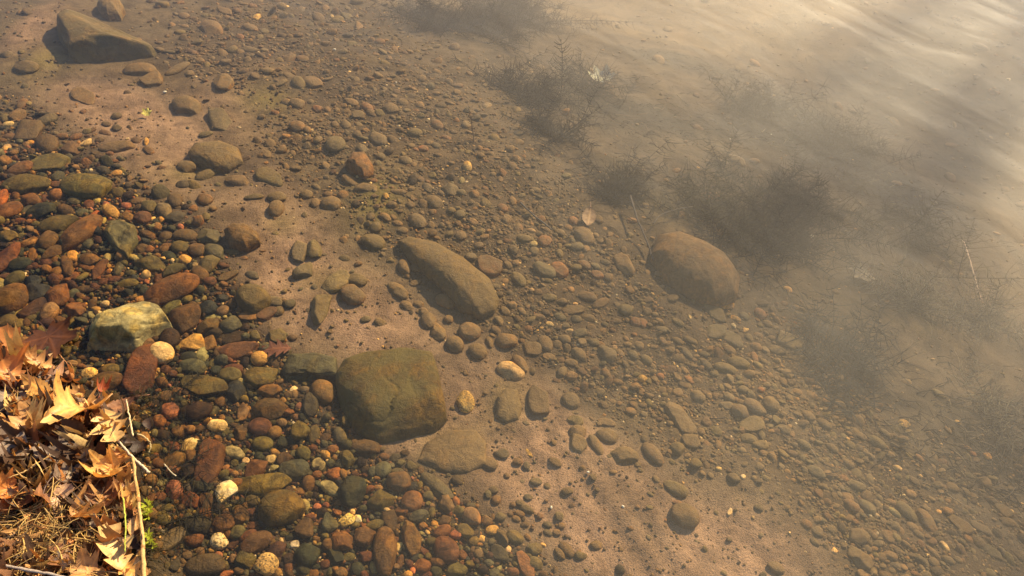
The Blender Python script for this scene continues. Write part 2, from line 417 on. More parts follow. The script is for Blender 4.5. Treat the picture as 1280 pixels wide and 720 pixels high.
STONES = """
15 373 37 34 0 br r|10 388 24 15 0 gg r|45 365 28 24 20 sl a|72 370 27 28 60 ru a|61 390 21 20 0 ta r|24 392 16 9 -35 pg r|40 397 18 11 0 ol r|10 403 23 17 0 ol r|23 406 16 14 -30 ol r|75 400 20 10 10 br r|91 403 14 11 90 ol r|92 388 23 20 0 ru a|92 368 15 14 0 gg r|44 384 36 20 -30 ma f|172 370 13 7 0 go r|194 373 26 20 0 br r|105 362 20 10 0 br r
183 429 20 12 -10 ta r|203 441 32 24 25 cr r|175 466 62 36 78 rd f|111 468 18 15 0 sp r|110 459 13 7 -10 gy r|130 478 42 24 -15 br r|138 462 24 14 0 ol r|150 462 18 12 0 dg r
212 362 63 31 -18 ru r|231 396 38 34 100 br a|212 385 24 13 -40 ol r|260 385 22 17 0 sl r|279 388 18 13 -20 ta r|299 387 9 8 0 oc r|263 396 28 8 5 pg f|259 408 27 21 0 br a|288 406 26 20 0 gg r|310 396 25 11 5 oc a|317 373 43 32 20 ol r|333 393 24 14 -20 rd f|348 389 14 13 0 br r|361 380 17 14 0 dg r|343 377 22 12 10 gy r|241 429 34 20 -8 go a|263 428 20 17 60 oc a|253 443 20 14 70 pg a|236 446 22 12 0 dg r|212 425 28 22 50 db r|268 417 22 14 0 db r|292 423 36 15 0 db f|297 439 54 20 -8 rd f|325 448 21 17 10 go e|345 420 25 20 0 ol a|365 422 14 9 0 ma r|319 419 16 14 30 ol a|242 459 34 19 10 gg r|270 463 15 14 0 dg r|265 455 12 10 90 ol r|294 462 26 12 8 rd f|324 470 41 25 -5 ol a|254 483 60 25 5 ol f|286 469 28 18 0 ol r|226 463 12 11 0 ol r|207 462 13 12 0 rd r|216 449 14 10 0 dg r
294 489 24 22 60 sl a|245 511 37 26 0 db a|267 514 14 13 0 gg a|212 513 23 18 35 pk r|222 490 15 14 40 ru a|272 532 24 15 5 cr r|300 541 20 17 20 br a|325 534 27 21 10 rd r|343 541 17 16 0 oc r|304 515 20 14 80 ta a|315 520 13 12 0 oc a|337 511 37 25 8 br r|337 489 28 16 -5 oc r|352 528 17 12 15 ta r|388 506 28 18 70 sl r|403 490 34 26 40 oc e|374 508 10 10 0 pk r|361 493 14 10 0 br r|367 486 12 8 -20 wh a|380 487 14 9 0 gy r|375 537 25 24 60 ol a|366 551 17 12 15 dg r|392 543 20 14 85 ol r|328 555 24 17 5 ol r|237 556 23 16 -15 cr a|262 575 58 34 72 rd f|292 565 28 14 14 pg r|220 574 28 20 -20 oc a|217 558 16 12 0 rd a|307 576 10 9 0 cr r|293 579 10 10 0 ol r|300 585 18 8 -55 gg r|321 587 28 24 -45 ru a|339 574 15 13 0 sp r|357 574 21 17 -20 br a|380 567 19 17 40 ol r|392 560 12 10 20 rd r|367 587 35 24 0 gg r|397 580 16 15 -20 pg r|234 590 18 18 0 db r|330 606 66 28 -3 ol a
218 613 24 18 55 pk r|239 610 20 12 5 gy r|252 607 30 16 15 dg r|282 614 27 26 40 wh a|237 625 26 16 15 rd f|258 627 26 16 65 br f|255 641 22 13 30 ru a|246 657 35 23 5 sl r|278 655 28 20 -8 br r|300 645 24 20 60 br a|313 640 14 13 20 rd a|297 665 17 16 0 gg r|316 626 18 14 15 ol r|352 636 52 41 0 ol r|296 603 20 11 0 oc r|243 676 22 16 -15 rd r|274 676 22 18 30 wh r|290 682 19 12 -35 ma a|310 670 20 13 -30 rd r|321 678 38 23 -33 br r|317 657 14 10 -20 ru r|308 698 22 21 0 ol a|291 697 15 12 30 ta a|332 706 29 26 0 sp r|346 688 21 19 -40 ma r|369 681 14 11 -25 wh a|381 662 28 25 20 br a|387 647 17 11 15 rd a|384 695 31 28 20 dg r|363 672 14 12 -30 dg a|355 668 12 8 0 ol r|361 700 18 14 40 db a|378 712 18 16 50 dg a|362 708 18 14 60 ru a|214 676 34 24 -35 gy f|234 694 14 12 0 br r|250 690 14 12 0 br r|256 707 46 25 -5 db r|272 697 16 14 50 pk a|298 715 14 13 0 br a|282 718 23 10 -10 or a|386 605 20 16 70 br r|374 615 18 11 0 oc r
413 610 27 14 32 pg r|439 612 38 34 85 dg a|477 626 32 25 -12 ol a|461 613 14 14 0 rd a|473 610 13 8 10 ta r|409 623 12 10 80 ol r|422 622 12 9 0 br r|412 654 24 22 20 gg a|433 650 20 15 -20 sp a|448 649 14 10 70 wh a|468 656 22 13 -15 ol r|488 650 28 17 70 br f|428 677 27 25 60 oc a|456 672 25 22 0 br a|481 688 55 27 82 br r|513 671 42 23 72 oc a|499 684 14 9 -75 cr r|457 695 23 14 5 rd a|436 697 16 13 -20 ol r|467 710 18 9 65 pg r|418 696 24 17 45 dg a|407 705 16 12 -15 rd r|515 627 25 24 20 ru r|504 640 18 15 30 ru a|498 602 28 26 10 br r|536 620 16 13 30 gg r|534 612 12 10 20 br r|548 617 16 10 15 br r|557 630 22 19 40 ta a|570 627 14 10 70 or r|546 607 46 16 38 gg r|588 632 14 8 10 sl r|589 646 25 20 30 ta r|540 640 15 10 80 ol r|556 650 17 13 0 br a|524 645 24 15 -15 gg r|552 665 23 14 -25 ru r|558 687 34 27 45 rd r|582 664 23 16 10 ol r|591 676 16 14 -20 ol a|578 694 14 12 70 ru r|518 697 16 13 0 dg r|528 707 20 17 -5 ru r|547 703 19 15 15 br r|500 702 20 10 -75 br r|532 690 16 11 30 rd a|570 713 26 16 0 ol r|598 692 13 12 40 ta r|445 712 20 17 0 dg a|531 718 22 10 0 rd r
458 560 39 18 8 br r|425 545 23 13 50 gg r|433 573 22 16 55 ol a|406 547 16 12 -30 br r|416 562 15 12 0 ru r|407 568 16 11 25 go r|480 571 14 10 5 rd r|494 572 15 11 -30 sl a|478 587 20 18 -30 gg r|500 578 14 10 10 ol a|515 583 18 12 25 ol a|417 591 17 15 0 or a|402 582 14 10 90 pg r|413 579 12 11 0 gg r|424 581 14 11 40 dg a|497 591 18 12 0 ol r
582 502 26 21 75 sp r|638 464 32 20 18 cr r
615 663 18 13 -10 go r|628 673 24 14 45 br a|643 672 21 15 25 ol r|668 686 20 15 -8 ol r|679 681 8 5 30 cr r|700 692 18 11 55 br r|708 687 22 12 50 br r|657 707 38 16 58 or f|625 693 26 16 50 dg a|635 687 10 10 0 cr r|602 674 10 10 0 cr a|614 677 11 10 0 gg r|621 685 13 10 20 pg a|641 715 17 13 10 rd a|611 704 15 10 0 gg r|624 711 10 9 0 pg a|669 704 17 15 30 ol r|625 646 15 12 10 gg r|608 651 15 12 20 ru a|645 649 12 9 20 oc r|649 642 15 9 15 ru r|638 643 8 7 0 rd r|660 622 12 9 0 sl r|650 629 12 10 20 br r|658 636 22 11 25 br r|641 631 8 8 0 ru r|709 614 16 11 0 br r|684 608 10 9 40 br r|669 602 18 10 5 gy r|698 645 13 13 0 ol a|684 656 13 9 8 sl r|685 666 13 8 25 sl r|696 666 11 9 10 ta r|702 657 10 8 0 ta r|675 645 9 9 0 pk r|656 656 12 8 0 ma r|745 682 17 12 -5 st r|725 695 18 12 0 ol r|617 613 13 11 0 db r|620 625 13 13 0 ru r|610 618 12 9 80 gg r
626 567 19 14 15 sl a|661 566 14 8 65 go f|647 577 14 10 0 ru r|658 582 11 9 80 sl r|633 595 9 8 0 rd r|612 580 20 15 20 st r|676 503 40 30 85 st f|713 502 22 20 30 st r|718 526 20 14 0 ol a|722 540 20 16 0 st r|745 556 26 12 62 st e|759 545 26 18 15 st r|758 528 24 10 12 ta f|723 557 28 20 50 st f|777 571 38 22 8 st a
816 568 30 17 52 st e|850 523 42 22 56 st a|847 562 17 17 0 ol r|864 551 20 18 30 st f|872 496 18 16 30 gy r|908 507 19 12 5 gy r|925 515 21 18 20 br r|943 509 27 16 32 br r|964 506 20 17 45 br r|938 531 34 17 -8 ol f|928 537 12 11 0 ta a|935 549 21 13 3 ol r|953 544 13 9 85 gg a|950 557 20 13 0 ol r|970 526 14 12 80 ol a|981 537 19 11 32 db a|989 543 10 8 0 ta a|964 569 15 11 65 ta a|912 497 16 12 40 gy r|917 598 18 14 0 db r|951 487 10 8 0 or r|837 529 10 8 30 ta r|929 487 14 11 0 gy r|938 493 13 10 70 gg a
844 611 29 17 24 ol r|856 646 33 30 0 br r|846 628 14 7 0 pk r|970 710 20 14 20 st r|912 640 10 6 -70 wh a|899 586 8 6 0 sp a|929 596 7 6 0 wh r
908 381 20 13 0 go a|918 398 16 7 18 go r|931 412 11 7 -15 cr a|950 392 16 12 38 or r|917 407 8 6 70 wh r|825 402 14 9 32 oc r|848 403 17 9 35 ol r|827 412 18 9 5 gy r|916 426 29 17 30 gg f|896 416 24 17 0 gg f|895 391 30 18 42 dg f|924 454 26 14 12 ol r|907 461 25 13 18 ol r|912 438 17 12 35 br r|945 434 15 11 15 ru r|970 438 21 13 15 db r|985 426 32 22 20 gg f|943 447 15 9 88 or r|957 439 13 10 60 gy a|803 404 14 12 60 or r|829 427 13 9 50 ru r|881 443 15 8 5 sl r|882 455 20 10 45 db r|858 441 20 9 50 sl r|948 457 14 8 40 pg r|803 473 13 10 10 go r|845 470 16 9 48 st a|826 470 10 9 0 or r|983 467 17 13 30 br r|878 374 16 8 10 ol r|808 450 16 12 40 ol r|936 422 12 10 70 ol r|862 425 18 9 30 db r|847 426 16 9 30 br r
634 426 26 20 8 ta r|612 428 16 10 75 st r|641 382 14 12 20 ta a|631 389 15 10 40 st r|652 389 14 8 42 ta r|673 396 19 9 10 oc a|665 436 22 17 0 st f|682 429 20 15 60 st r|706 424 17 12 10 st r|723 442 21 13 30 st r|685 446 18 10 5 ta f|650 455 24 14 50 st r|714 453 18 10 10 st r|702 465 18 13 -60 st a|733 370 25 12 14 br r|750 379 23 11 -22 ru r|717 387 27 12 -5 br f|703 377 16 10 5 br r|719 380 7 5 0 cr r|737 398 22 10 5 br a|720 399 16 11 10 sl r|700 397 17 11 25 gg r|712 413 10 5 -5 cr r|707 407 11 8 0 gy r|687 405 11 7 15 cr r|742 428 17 11 10 gg r|759 442 24 18 42 gy r|791 444 15 12 30 gg r|768 434 7 6 0 cr r|782 388 18 15 10 ol r|795 403 16 13 20 or r|725 416 19 12 -10 gg r|757 466 15 10 45 ru r|665 363 7 6 0 cr r|687 372 19 11 0 ol r|770 402 16 8 0 ma r
613 332 28 25 10 ru f|680 338 28 18 28 gg r|699 337 22 17 30 or r|681 301 17 15 -10 or r|730 295 25 18 40 ta r|721 308 19 12 -5 gg r|667 305 10 8 0 cr r|663 288 13 6 12 cr r|655 298 19 12 10 ol r|648 350 22 14 42 ol r|668 314 14 12 0 gy r|628 260 15 12 25 or r|641 252 14 10 75 oc r|633 274 15 13 50 st f|700 291 14 10 20 br r|717 276 14 11 25 or r|730 331 18 12 22 rd r|747 344 18 12 12 or r|760 347 13 11 0 br r|781 331 28 20 55 st a|756 328 15 9 8 sl r|790 275 14 7 5 pk r|642 313 16 12 35 db r|635 331 13 9 40 ta r|745 333 14 9 20 gg r
414 255 24 18 0 st r|470 284 16 14 30 ol r|482 271 18 9 28 ta r|466 303 29 19 12 ol r|522 277 24 16 32 gy r|543 253 23 14 18 br r|490 256 15 10 0 br r|513 256 12 9 0 br r|498 240 22 8 5 br r|482 245 10 8 60 go r|540 265 11 9 -30 ru r|503 288 15 10 0 br r|497 279 14 8 10 ta r|521 335 18 10 8 ta r|519 354 15 9 -10 ta r|505 334 20 14 60 st r|488 326 12 9 0 ol a|575 295 17 14 0 br r|496 361 24 13 25 st r|575 268 15 12 0 gg r|588 321 16 12 10 gy r
419 181 25 20 20 gg r|438 226 24 11 28 st r|457 235 26 12 0 st r|459 134 18 11 22 or r|440 128 18 9 15 ta r|446 144 19 12 5 gy a|473 174 24 16 25 gy r|519 166 20 12 8 ol r|507 201 19 12 22 gy r|487 136 20 13 20 br a|503 128 16 10 20 br r|546 156 19 12 28 ru r|558 172 14 6 12 pk r|529 186 14 10 10 or r|520 187 9 5 15 pk r|584 208 15 12 70 sp r|577 226 10 8 80 pg r|447 167 15 10 35 br a|452 186 17 12 30 gy r|517 206 9 8 0 ta r|562 237 20 14 10 gy a|534 235 17 12 30 gy a|514 236 10 6 0 ta r|409 137 12 8 30 ru r|418 156 12 9 20 br r|432 156 16 12 40 br r|465 142 16 10 30 br r|476 196 14 11 20 gg r|545 182 14 8 20 sl r
264 37 31 18 24 ta a|280 104 24 19 25 ta a|237 92 12 9 10 st r|222 86 26 11 -32 st r|174 88 38 16 3 ta r|190 101 28 18 15 ta f|34 84 28 14 5 ol r|361 73 17 13 -20 br r|378 74 19 10 8 oc r|320 21 12 9 0 sp a|373 104 20 13 30 ol r|391 104 26 14 15 st r|351 104 17 8 -30 ol r|312 62 26 9 5 gy r|300 46 11 7 10 or r|313 35 22 10 15 st r|281 14 26 9 22 st f|250 76 13 8 10 st r|335 88 22 11 5 st a|230 20 16 9 10 ta r
275 150 42 22 48 gg a|233 133 38 22 20 st r|258 219 26 14 -18 ol r|233 209 24 14 10 st r|229 231 20 12 0 sl r|298 225 30 15 10 st a|337 222 40 18 22 ol f|257 168 18 9 -10 ol r|372 130 20 13 15 st r|397 137 16 10 20 or a|371 158 20 13 15 ta r|384 162 11 9 30 ta r|398 175 13 10 -20 st r|385 173 12 7 5 ta r|333 193 15 11 20 st r|56 255 1 1 0 ol r
62 205 44 21 2 ol f|108 234 56 27 3 ol r|32 230 52 24 -3 ol r|27 211 27 16 -22 ru r|116 218 19 8 -3 sl r|145 217 15 9 -12 go r|21 144 24 14 12 oc a|28 130 14 12 80 ru r|60 150 20 14 -30 gg r|44 157 17 10 -10 dg r|78 171 17 9 3 ru r|95 171 15 9 -18 ru r|10 155 14 7 -5 cr r|12 171 18 9 -5 rd r|36 164 36 26 15 br f|60 179 32 20 25 br r|88 187 26 16 15 ru a|5 148 14 11 20 ol r|8 185 11 9 0 cr r|148 184 42 14 -5 st r|186 187 19 9 28 ru a|183 177 12 6 55 go r|170 176 13 9 20 ma r|83 235 12 12 30 pg a|73 221 17 14 10 gg r|88 220 12 9 -10 dg r|55 233 14 12 -30 rd r|70 231 18 9 5 ru r|103 121 40 15 22 ta f|145 145 15 9 0 db r|133 155 13 7 10 ma r|146 160 13 9 10 db r|131 166 18 7 12 rd r|109 164 11 9 0 gg r|115 163 10 7 -20 ma r|126 192 1 1 0 rd r|125 175 12 7 0 ma r|137 192 11 6 5 rd r
10 263 28 19 -14 ru r|3 248 20 13 65 or r|39 250 23 14 12 ru r|57 249 17 10 28 rd r|52 264 31 18 -12 dg r|33 263 14 11 -50 gg r|25 276 18 8 3 rd r|93 251 20 12 5 gg r|111 256 15 11 15 rd r|121 251 11 10 0 pg r|132 256 12 10 20 pk a|82 263 24 11 22 br r|102 266 17 12 -5 gg r|118 270 14 11 -60 or r|127 277 13 9 -75 pg r|72 280 43 21 -8 ol r|100 290 42 26 -48 oc r|60 300 22 20 40 br r|36 304 23 14 -12 oc a|68 314 30 14 -28 br a|10 296 23 14 5 ol r|25 315 17 12 15 dg r|41 319 20 12 50 oc a|7 322 36 22 -55 rd a|25 330 25 15 -5 dg r|58 328 20 11 -5 ma a|84 332 30 12 42 br r|91 320 18 13 32 go r|108 333 24 10 14 oc r|112 324 24 14 15 br r|135 322 13 12 -60 pg r|126 335 26 14 -70 ru f|121 346 12 10 0 or r|71 340 17 13 0 oc r|19 348 20 16 -20 ol r|42 354 27 16 15 sl a|30 343 9 7 40 wh a|149 336 19 13 85 gg r|143 349 18 9 -8 rd r|187 331 40 20 15 ol a|160 354 23 12 -5 ol r|130 353 15 10 0 rd a|198 348 14 13 20 ru a|158 257 16 10 15 pk r|178 272 20 15 10 rd r|160 271 18 13 20 oc r|186 258 19 14 20 ol r|173 252 20 11 0 st r|176 311 17 13 -10 br a|187 312 13 11 10 ru r|123 300 13 9 25 ma r|110 305 15 13 20 gg r|90 347 17 13 -20 ru a|205 312 14 11 0 br r
219 250 21 15 40 br r|205 263 24 15 40 gy r|219 272 21 14 -15 sl r|203 273 12 9 70 go r|256 250 20 14 20 ru r|257 271 13 11 40 ol a|262 295 31 19 15 gg a|208 295 17 14 -5 br r|232 294 30 14 5 br r|208 308 15 9 -10 oc r|225 309 23 14 15 ol r|247 313 22 16 20 br r|268 314 29 16 24 gg r|289 315 20 8 4 ol r|232 324 18 14 15 go a|212 320 21 11 20 dg r|262 330 24 21 -40 ol a|216 338 26 15 -32 ol r|249 342 25 16 30 br r|262 352 18 14 15 rd r|285 346 24 12 -25 br f|315 344 20 11 15 sl r|345 261 20 18 60 st r|318 246 26 8 -6 ol r|345 247 24 14 5 ol r|383 243 18 12 10 st r|394 254 14 12 60 ta r|380 340 26 21 -40 gg a|375 315 25 18 75 gy f|393 313 24 20 60 ol a|305 323 10 6 0 ru r|402 386 36 24 95 ol a|421 352 34 22 -20 pg f|440 368 32 22 20 st r|445 350 26 16 10 ol r|457 400 13 11 -10 gg r
590 384 24 18 35 ta a|557 377 24 16 30 ta r|547 415 26 17 50 ta a|568 431 22 19 25 st r|587 415 26 22 10 ta r|597 440 22 18 20 st r|508 382 18 11 30 ta r|523 380 13 9 10 ta r|530 390 14 11 30 ta r|561 399 13 10 10 ta r|585 396 16 10 45 ta a|500 366 22 14 35 st r|536 402 22 18 60 st r
1070 607 22 13 10 gg r|1064 633 20 14 25 ru r|1085 635 22 14 45 gg r|1114 628 15 8 25 ta r|1117 640 18 9 40 pg r|1133 641 27 16 48 ol r|1158 653 28 17 72 oc r|1072 697 32 20 38 br a|1072 670 26 18 0 st r|1110 670 18 14 50 ta f|1113 695 18 12 15 ta r|1150 698 18 8 35 gg r|1180 682 16 10 60 cr a|1148 668 14 9 40 gy r|1018 678 13 10 50 db r|1043 688 9 9 0 cr a|1132 680 13 7 40 ta r|1166 690 20 8 55 ta r|1200 655 28 16 30 oc f|1096 644 7 5 20 wh r|1087 644 7 5 40 wh r|1173 640 7 6 0 cr r|1185 700 16 10 30 br r|1240 690 26 14 40 gg f|1255 640 22 14 40 ta f|1225 660 24 12 35 br f
1128 531 18 12 0 sp a|1111 568 16 10 15 ta r|1197 528 8 6 30 go r|1233 570 12 10 20 go r|1212 563 18 7 48 or r|1095 553 22 12 35 gg r|1122 585 12 7 20 cr r|1167 585 11 7 80 ta r|1088 570 13 7 40 br r|1075 545 18 11 30 br r|1106 541 14 8 40 gy r|1050 505 18 10 20 ta r|1030 530 20 12 30 br r|1010 520 18 13 35 br r|1005 555 20 12 35 gg r|1040 560 18 11 40 br r|1020 590 22 13 35 gg r|1060 580 18 11 40 br r
1068 440 20 13 20 ta r|1030 420 14 11 50 ta r|1016 427 18 9 60 ta r|945 432 12 9 0 br r|888 246 24 12 5 pk r|920 201 22 13 20 gy r|823 75 16 13 20 ta r|905 355 14 9 10 cr r|985 362 12 8 20 cr r|1000 395 16 10 30 ol r|960 405 14 10 20 br r|930 395 14 10 30 gg r"""
LAND = [(485, 490, 'the large mossy boulder'), (125, 52, 'the big wedge boulder'), (565, 344, 'the long sloping boulder'), (870, 333, 'the domed brown boulder'),
        (152, 412, 'the angular sunlit rock'), (268, 195, 'the silty grey boulder'), (301, 294, 'the small brown boulder'), (450, 207, 'the dark reddish boulder'),
        (566, 562, 'the low silted boulder'), (385, 458, 'the dark green slab'), (150, 293, 'the striated grey stone'), (140, 10, 'the pale cracked boulder'),
        (636, 503, 'the sand covered mound'), (582, 502, 'the speckled cream stone'), (262, 575, 'the big brick red stone'), (352, 636, 'the big round olive stone'),
        (175, 466, 'the upright red slab'), (212, 362, 'the striped rust stone'), (439, 612, 'the dark green block'), (481, 688, 'the upright brown stone'),
        (332, 706, 'the speckled yellow stone'), (282, 614, 'the pale grey stone'), (613, 332, 'the rust brown disc'), (62, 205, 'the flat olive oval'),
        (108, 234, 'the long olive stone'), (856, 646, 'the round brown stone'), (777, 571, 'the silty slab'), (908, 381, 'the pale golden block'),
        (638, 464, 'the cream oval'), (850, 523, 'the tilted silty slab'), (916, 426, 'the flat grey green stone'), (1158, 653, 'the upright ochre stone'),
        (264, 37, 'the shaded tan stone'), (730, 295, 'the tan oval by the weed'), (324, 470, 'the olive block'), (657, 707, 'the long orange slab'), (1128, 531, 'the speckled stone in the haze')]
LANDXY = {(a, b) for a, b, _ in LAND}
FIXED = {(582, 502): 'yellowish cream stone with dark speckles lying on the sand', (262, 575): 'big brick red pointed stone among the shore pebbles',
         (352, 636): 'big round olive stone below the green triangular one', (175, 466): 'upright brick red slab below the angular sunlit rock',
         (212, 362): 'large rust orange striped stone above the angular sunlit rock', (439, 612): 'dark green blocky stone left of the olive box shaped one',
         (481, 688): 'upright rounded brown stone near the bottom edge', (332, 706): 'pale yellow stone covered in dark speckles at the bottom edge',
         (282, 614): 'pale grey white angular stone among the dark shore pebbles', (613, 332): 'flat round rust brown disc beside the long sloping boulder',
         (62, 205): 'flat olive green oval stone at the upper end of the shore pebbles', (108, 234): 'long olive stone where the shore pebbles meet the sand',
         (856, 646): 'round brown stone alone on the rippled sand', (777, 571): 'rectangular silty slab at the edge of the bare sand',
         (908, 381): 'pale golden block touching the foot of the domed boulder', (638, 464): 'pale cream oval stone right of the large mossy boulder',
         (850, 523): 'tilted silty brown slab in the gravel band', (916, 426): 'flat grey green stone below the pale golden block', (1158, 653): 'upright ochre stone near the bottom right corner',
         (264, 37): 'tan stone with a shaded face near the top edge', (730, 295): 'tan oval stone beside the drowned fan shaped leaf', (324, 470): 'olive golden block between the dark green slab and flat red slab',
         (657, 707): 'long pointed orange slab at the bottom edge', (1128, 531): 'pale speckled stone lying in the haze at right'}
parsed = []
for line in STONES.strip().split('\n'):
    for s in line.split('|'):
        a = s.split()
        if float(a[2]) < 4: continue
        parsed.append((*map(float, a[:5]), a[5], a[6]))
parsed.sort(key=lambda s: -s[2] * s[3] * (2.5 if (s[0], s[1]) in LANDXY else 1))
N_INDIV = 288
things, rest = parsed[:N_INDIV], parsed[N_INDIV:]
used_labels = {}
def describe(px, py, L, W, col, kind):
    if (px, py) in FIXED: return FIXED[(px, py)]
    m = math.sqrt(L * W)
    size = 'small' if m < 15.5 else ('large' if m > 26 else 'middling')
    shp = {'a': 'angular', 'f': 'flat'}.get(kind) or ('long' if L / W > 1.9 else 'oval' if L / W > 1.25 else 'round')
    base = f'{size} {PAL[col][1]} {shp} stone'
    near = sorted(LAND, key=lambda l: math.hypot(l[0] - px, l[1] - py))
    near = [l for l in near if (l[0], l[1]) != (px, py)]
    def rel(l):
        dx, dy = px - l[0], py - l[1]; d = math.hypot(dx, dy)
        adv = 'just ' if d < 48 else ('' if d < 110 else 'well ')
        if abs(dx) > 2 * abs(dy): w_ = 'right of' if dx > 0 else 'left of'
        elif abs(dy) > 2 * abs(dx): w_ = 'below' if dy > 0 else 'above'
        else: w_ = ('below' if dy > 0 else 'above') + (' and right of' if dx > 0 else ' and left of')
        return f'{adv}{w_} {l[2]}'
    cands = [f'{base} {rel(near[0])}', f'{base} {rel(near[1])}']
    cands += [f'{base} {rel(near[i])}, {rel(near[j])}' for i in range(4) for j in range(i + 1, 5)]
    cands += [f'{base} {rel(near[i])}' for i in range(2, 7)]
    for c in cands:
        if c not in used_labels and len(c.split()) <= 16: return c
    for o in ('second', 'third', 'fourth', 'fifth', 'sixth'):
        c = f'{o} {base} {rel(near[0])}'
        if c not in used_labels: return c
    return cands[0]
WET = np.array((.66, .57, .42))                  # wet stone is darker than dry
def stone_color(col, px, py, r):
    c = np.array(PAL[col][0]) * WET; c = c * r.uniform(.85, 1.15) * r.uniform(.94, 1.06, 3)
    if col in ('cr', 'wh', 'sp', 'go', 'pg'): c = c * 1.4
    s = silt_at(px, py)
    if col in ('cr', 'wh', 'sp', 'go'): s *= .35
    if col in ('or', 'pk', 'rd', 'ru'): s *= .95
    return (*c, s)
for i, (px, py, L, W, ang, col, kind) in enumerate(things):
    m = math.sqrt(L * W)
    V, F, loc, c = make_stone(px, py, L * 1.13, W * 1.13, ang, kind, 1000 + i * 7, 4 if m > 17 else 3, .38 - .16 * float(shore_w(px, py)))
    o = mesh_obj('stone', V, F, M_SPECK if col == 'sp' or (px, py) == (274, 676) else M_STONE)
    o.location = loc; o.color = stone_color(col, px, py, np.random.default_rng(i))
    lab = describe(px, py, L, W, col, kind); used_labels[lab] = 1
    tag(o, lab, 'stone', 'stones on the lake bed')

# ------------------------------------------------------------------ boulders with their own shapes
def poly_boulder(name, poly, h, col, silt, mat, label, seed, cuts=(), bury=.25, px_lift=.35, n=6, sharp=2.4, rough=.03, crack=.006):
    cx, cy = np.mean(poly, axis=0)
    x0, y0, z0 = ground(cx, cy)
    zz = z0 + h * px_lift
    pts = np.array([at(p[0], p[1], zz) for p in poly])
    ctr = pts.mean(axis=0); rel = pts - ctr
    th = np.arctan2(rel[:, 1], rel[:, 0]); rr = np.hypot(rel[:, 0], rel[:, 1])
    dens = []
    for k in range(len(rel)):
        a, b = rel[k], rel[(k + 1) % len(rel)]
        for t in np.linspace(0, 1, 12, endpoint=False): dens.append(a * (1 - t) + b * t)
    dens = np.array(dens); th = np.arctan2(dens[:, 1], dens[:, 0]); rr = np.hypot(dens[:, 0], dens[:, 1])
    o_ = np.argsort(th); th, rr = th[o_], rr[o_]
    th = np.concatenate([th - 2 * math.pi, th, th + 2 * math.pi]); rr = np.tile(rr, 3)
    V, F = ICO[n]; V = V.copy()
    ang = np.arctan2(V[:, 1], V[:, 0]); rad = np.interp(ang, th, rr)
    q = np.hypot(V[:, 0], V[:, 1]); lat = np.clip(q, 1e-6, 1)
    zs = np.sign(V[:, 2]) * (1 - lat ** sharp) ** (1 / sharp) if sharp > 2 else V[:, 2]
    W1 = waves(seed, 10, 1.5, 4, 3); W2 = waves(seed + 1, 16, 6, 18, 3)
    nz = rough * wnoise(W1, V) + rough * .18 * wnoise(W2, V)
    loc = np.stack([np.cos(ang) * rad * lat, np.sin(ang) * rad * lat, zs * h / 2], 1) * (1 + nz)[:, None]
    loc[:, 2] += h / 2 * (1 - 2 * bury)
    wob = .006 * wnoise(W1, V * 1.3) + .003 * wnoise(W2, V)
    for d, t, k in cuts:                 # uneven broken faces, in metres in the boulder's own frame
        d = np.array(d, float); d /= np.linalg.norm(d)
        e = np.maximum(loc @ d - t + wob, 0); e = e - .008 * (1 - np.exp(-e / .008)); loc -= (e * k)[:, None] * d
    W3 = waves(seed + 2, 12, 2.0, 6, 3); W4 = waves(seed + 3, 24, 16, 46, 3); W5 = waves(seed + 4, 30, 46, 110, 3)
    nrm = loc / np.linalg.norm(loc, axis=1)[:, None]
    f3 = wnoise(W3, V + .08 * wnoise(W2, V)[:, None]); gate = np.clip(wnoise(W1, V * 1.7 + 3), 0, 1)
    loc += nrm * min(1, h / .12) * (.0008 * np.abs(f3) - crack * np.exp(-(f3 / .045) ** 2) * (.3 + .7 * gate) + .0004 * wnoise(W4, V) + .0003 * wnoise(W5, V))[:, None]
    o = mesh_obj(name, loc, F, mat); o.location = (*ctr, z0 - .004)
    o.color = (col[0] * .85, col[1] * .8, col[2] * .6, silt)
    return tag(o, label, 'boulder', 'boulders in the shallows')
poly_boulder('boulder', [(425, 446), (455, 436), (500, 433), (540, 441), (548, 470), (555, 518), (541, 537), (505, 545), (480, 553), (440, 536), (421, 505), (416, 465)], .095, (.098, .066, .017), .08, M_MOSS,
             'large mossy olive boulder with cracks across its face, beside the shore pebbles', 50, cuts=[((.1, .1, 1), .068, .8), ((.25, -.75, .6), .085, .7), ((-.6, -.45, .55), .088, .7)], rough=.045, sharp=2.7, crack=.012)
poly_boulder('boulder', [(46, 36), (85, 12), (106, 18), (140, 34), (184, 51), (195, 68), (190, 82), (125, 91), (93, 88), (68, 58)], .125, (.150, .110, .050), .5, M_MOSS,
             'big wedge shaped boulder with a dark front face in the top left corner', 61, cuts=[((.15, -.75, .42), .062, .95), ((.25, .35, .85), .085, .95), ((-.85, -.55, .3), .10, .9), ((.9, -.2, .3), .20, .9)], rough=.03)
poly_boulder('boulder', [(499, 303), (512, 297), (545, 304), (580, 322), (613, 348), (624, 370), (618, 384), (600, 392), (575, 384), (545, 350), (515, 325)], .075, (.115, .082, .038), .6, M_STONE,
             'long sloping brown boulder in the gravel band', 72, cuts=[((-.55, -.6, .5), .060, .5)], rough=.04, sharp=2.2, crack=.001)
poly_boulder('boulder', [(813, 318), (822, 294), (845, 290), (880, 303), (908, 320), (925, 345), (922, 368), (895, 377), (860, 366), (830, 345)], .135, (.155, .095, .050), .45, M_STONE,
             'domed brown boulder standing beside the dark water weed', 83, rough=.022, sharp=2.1, crack=.0)
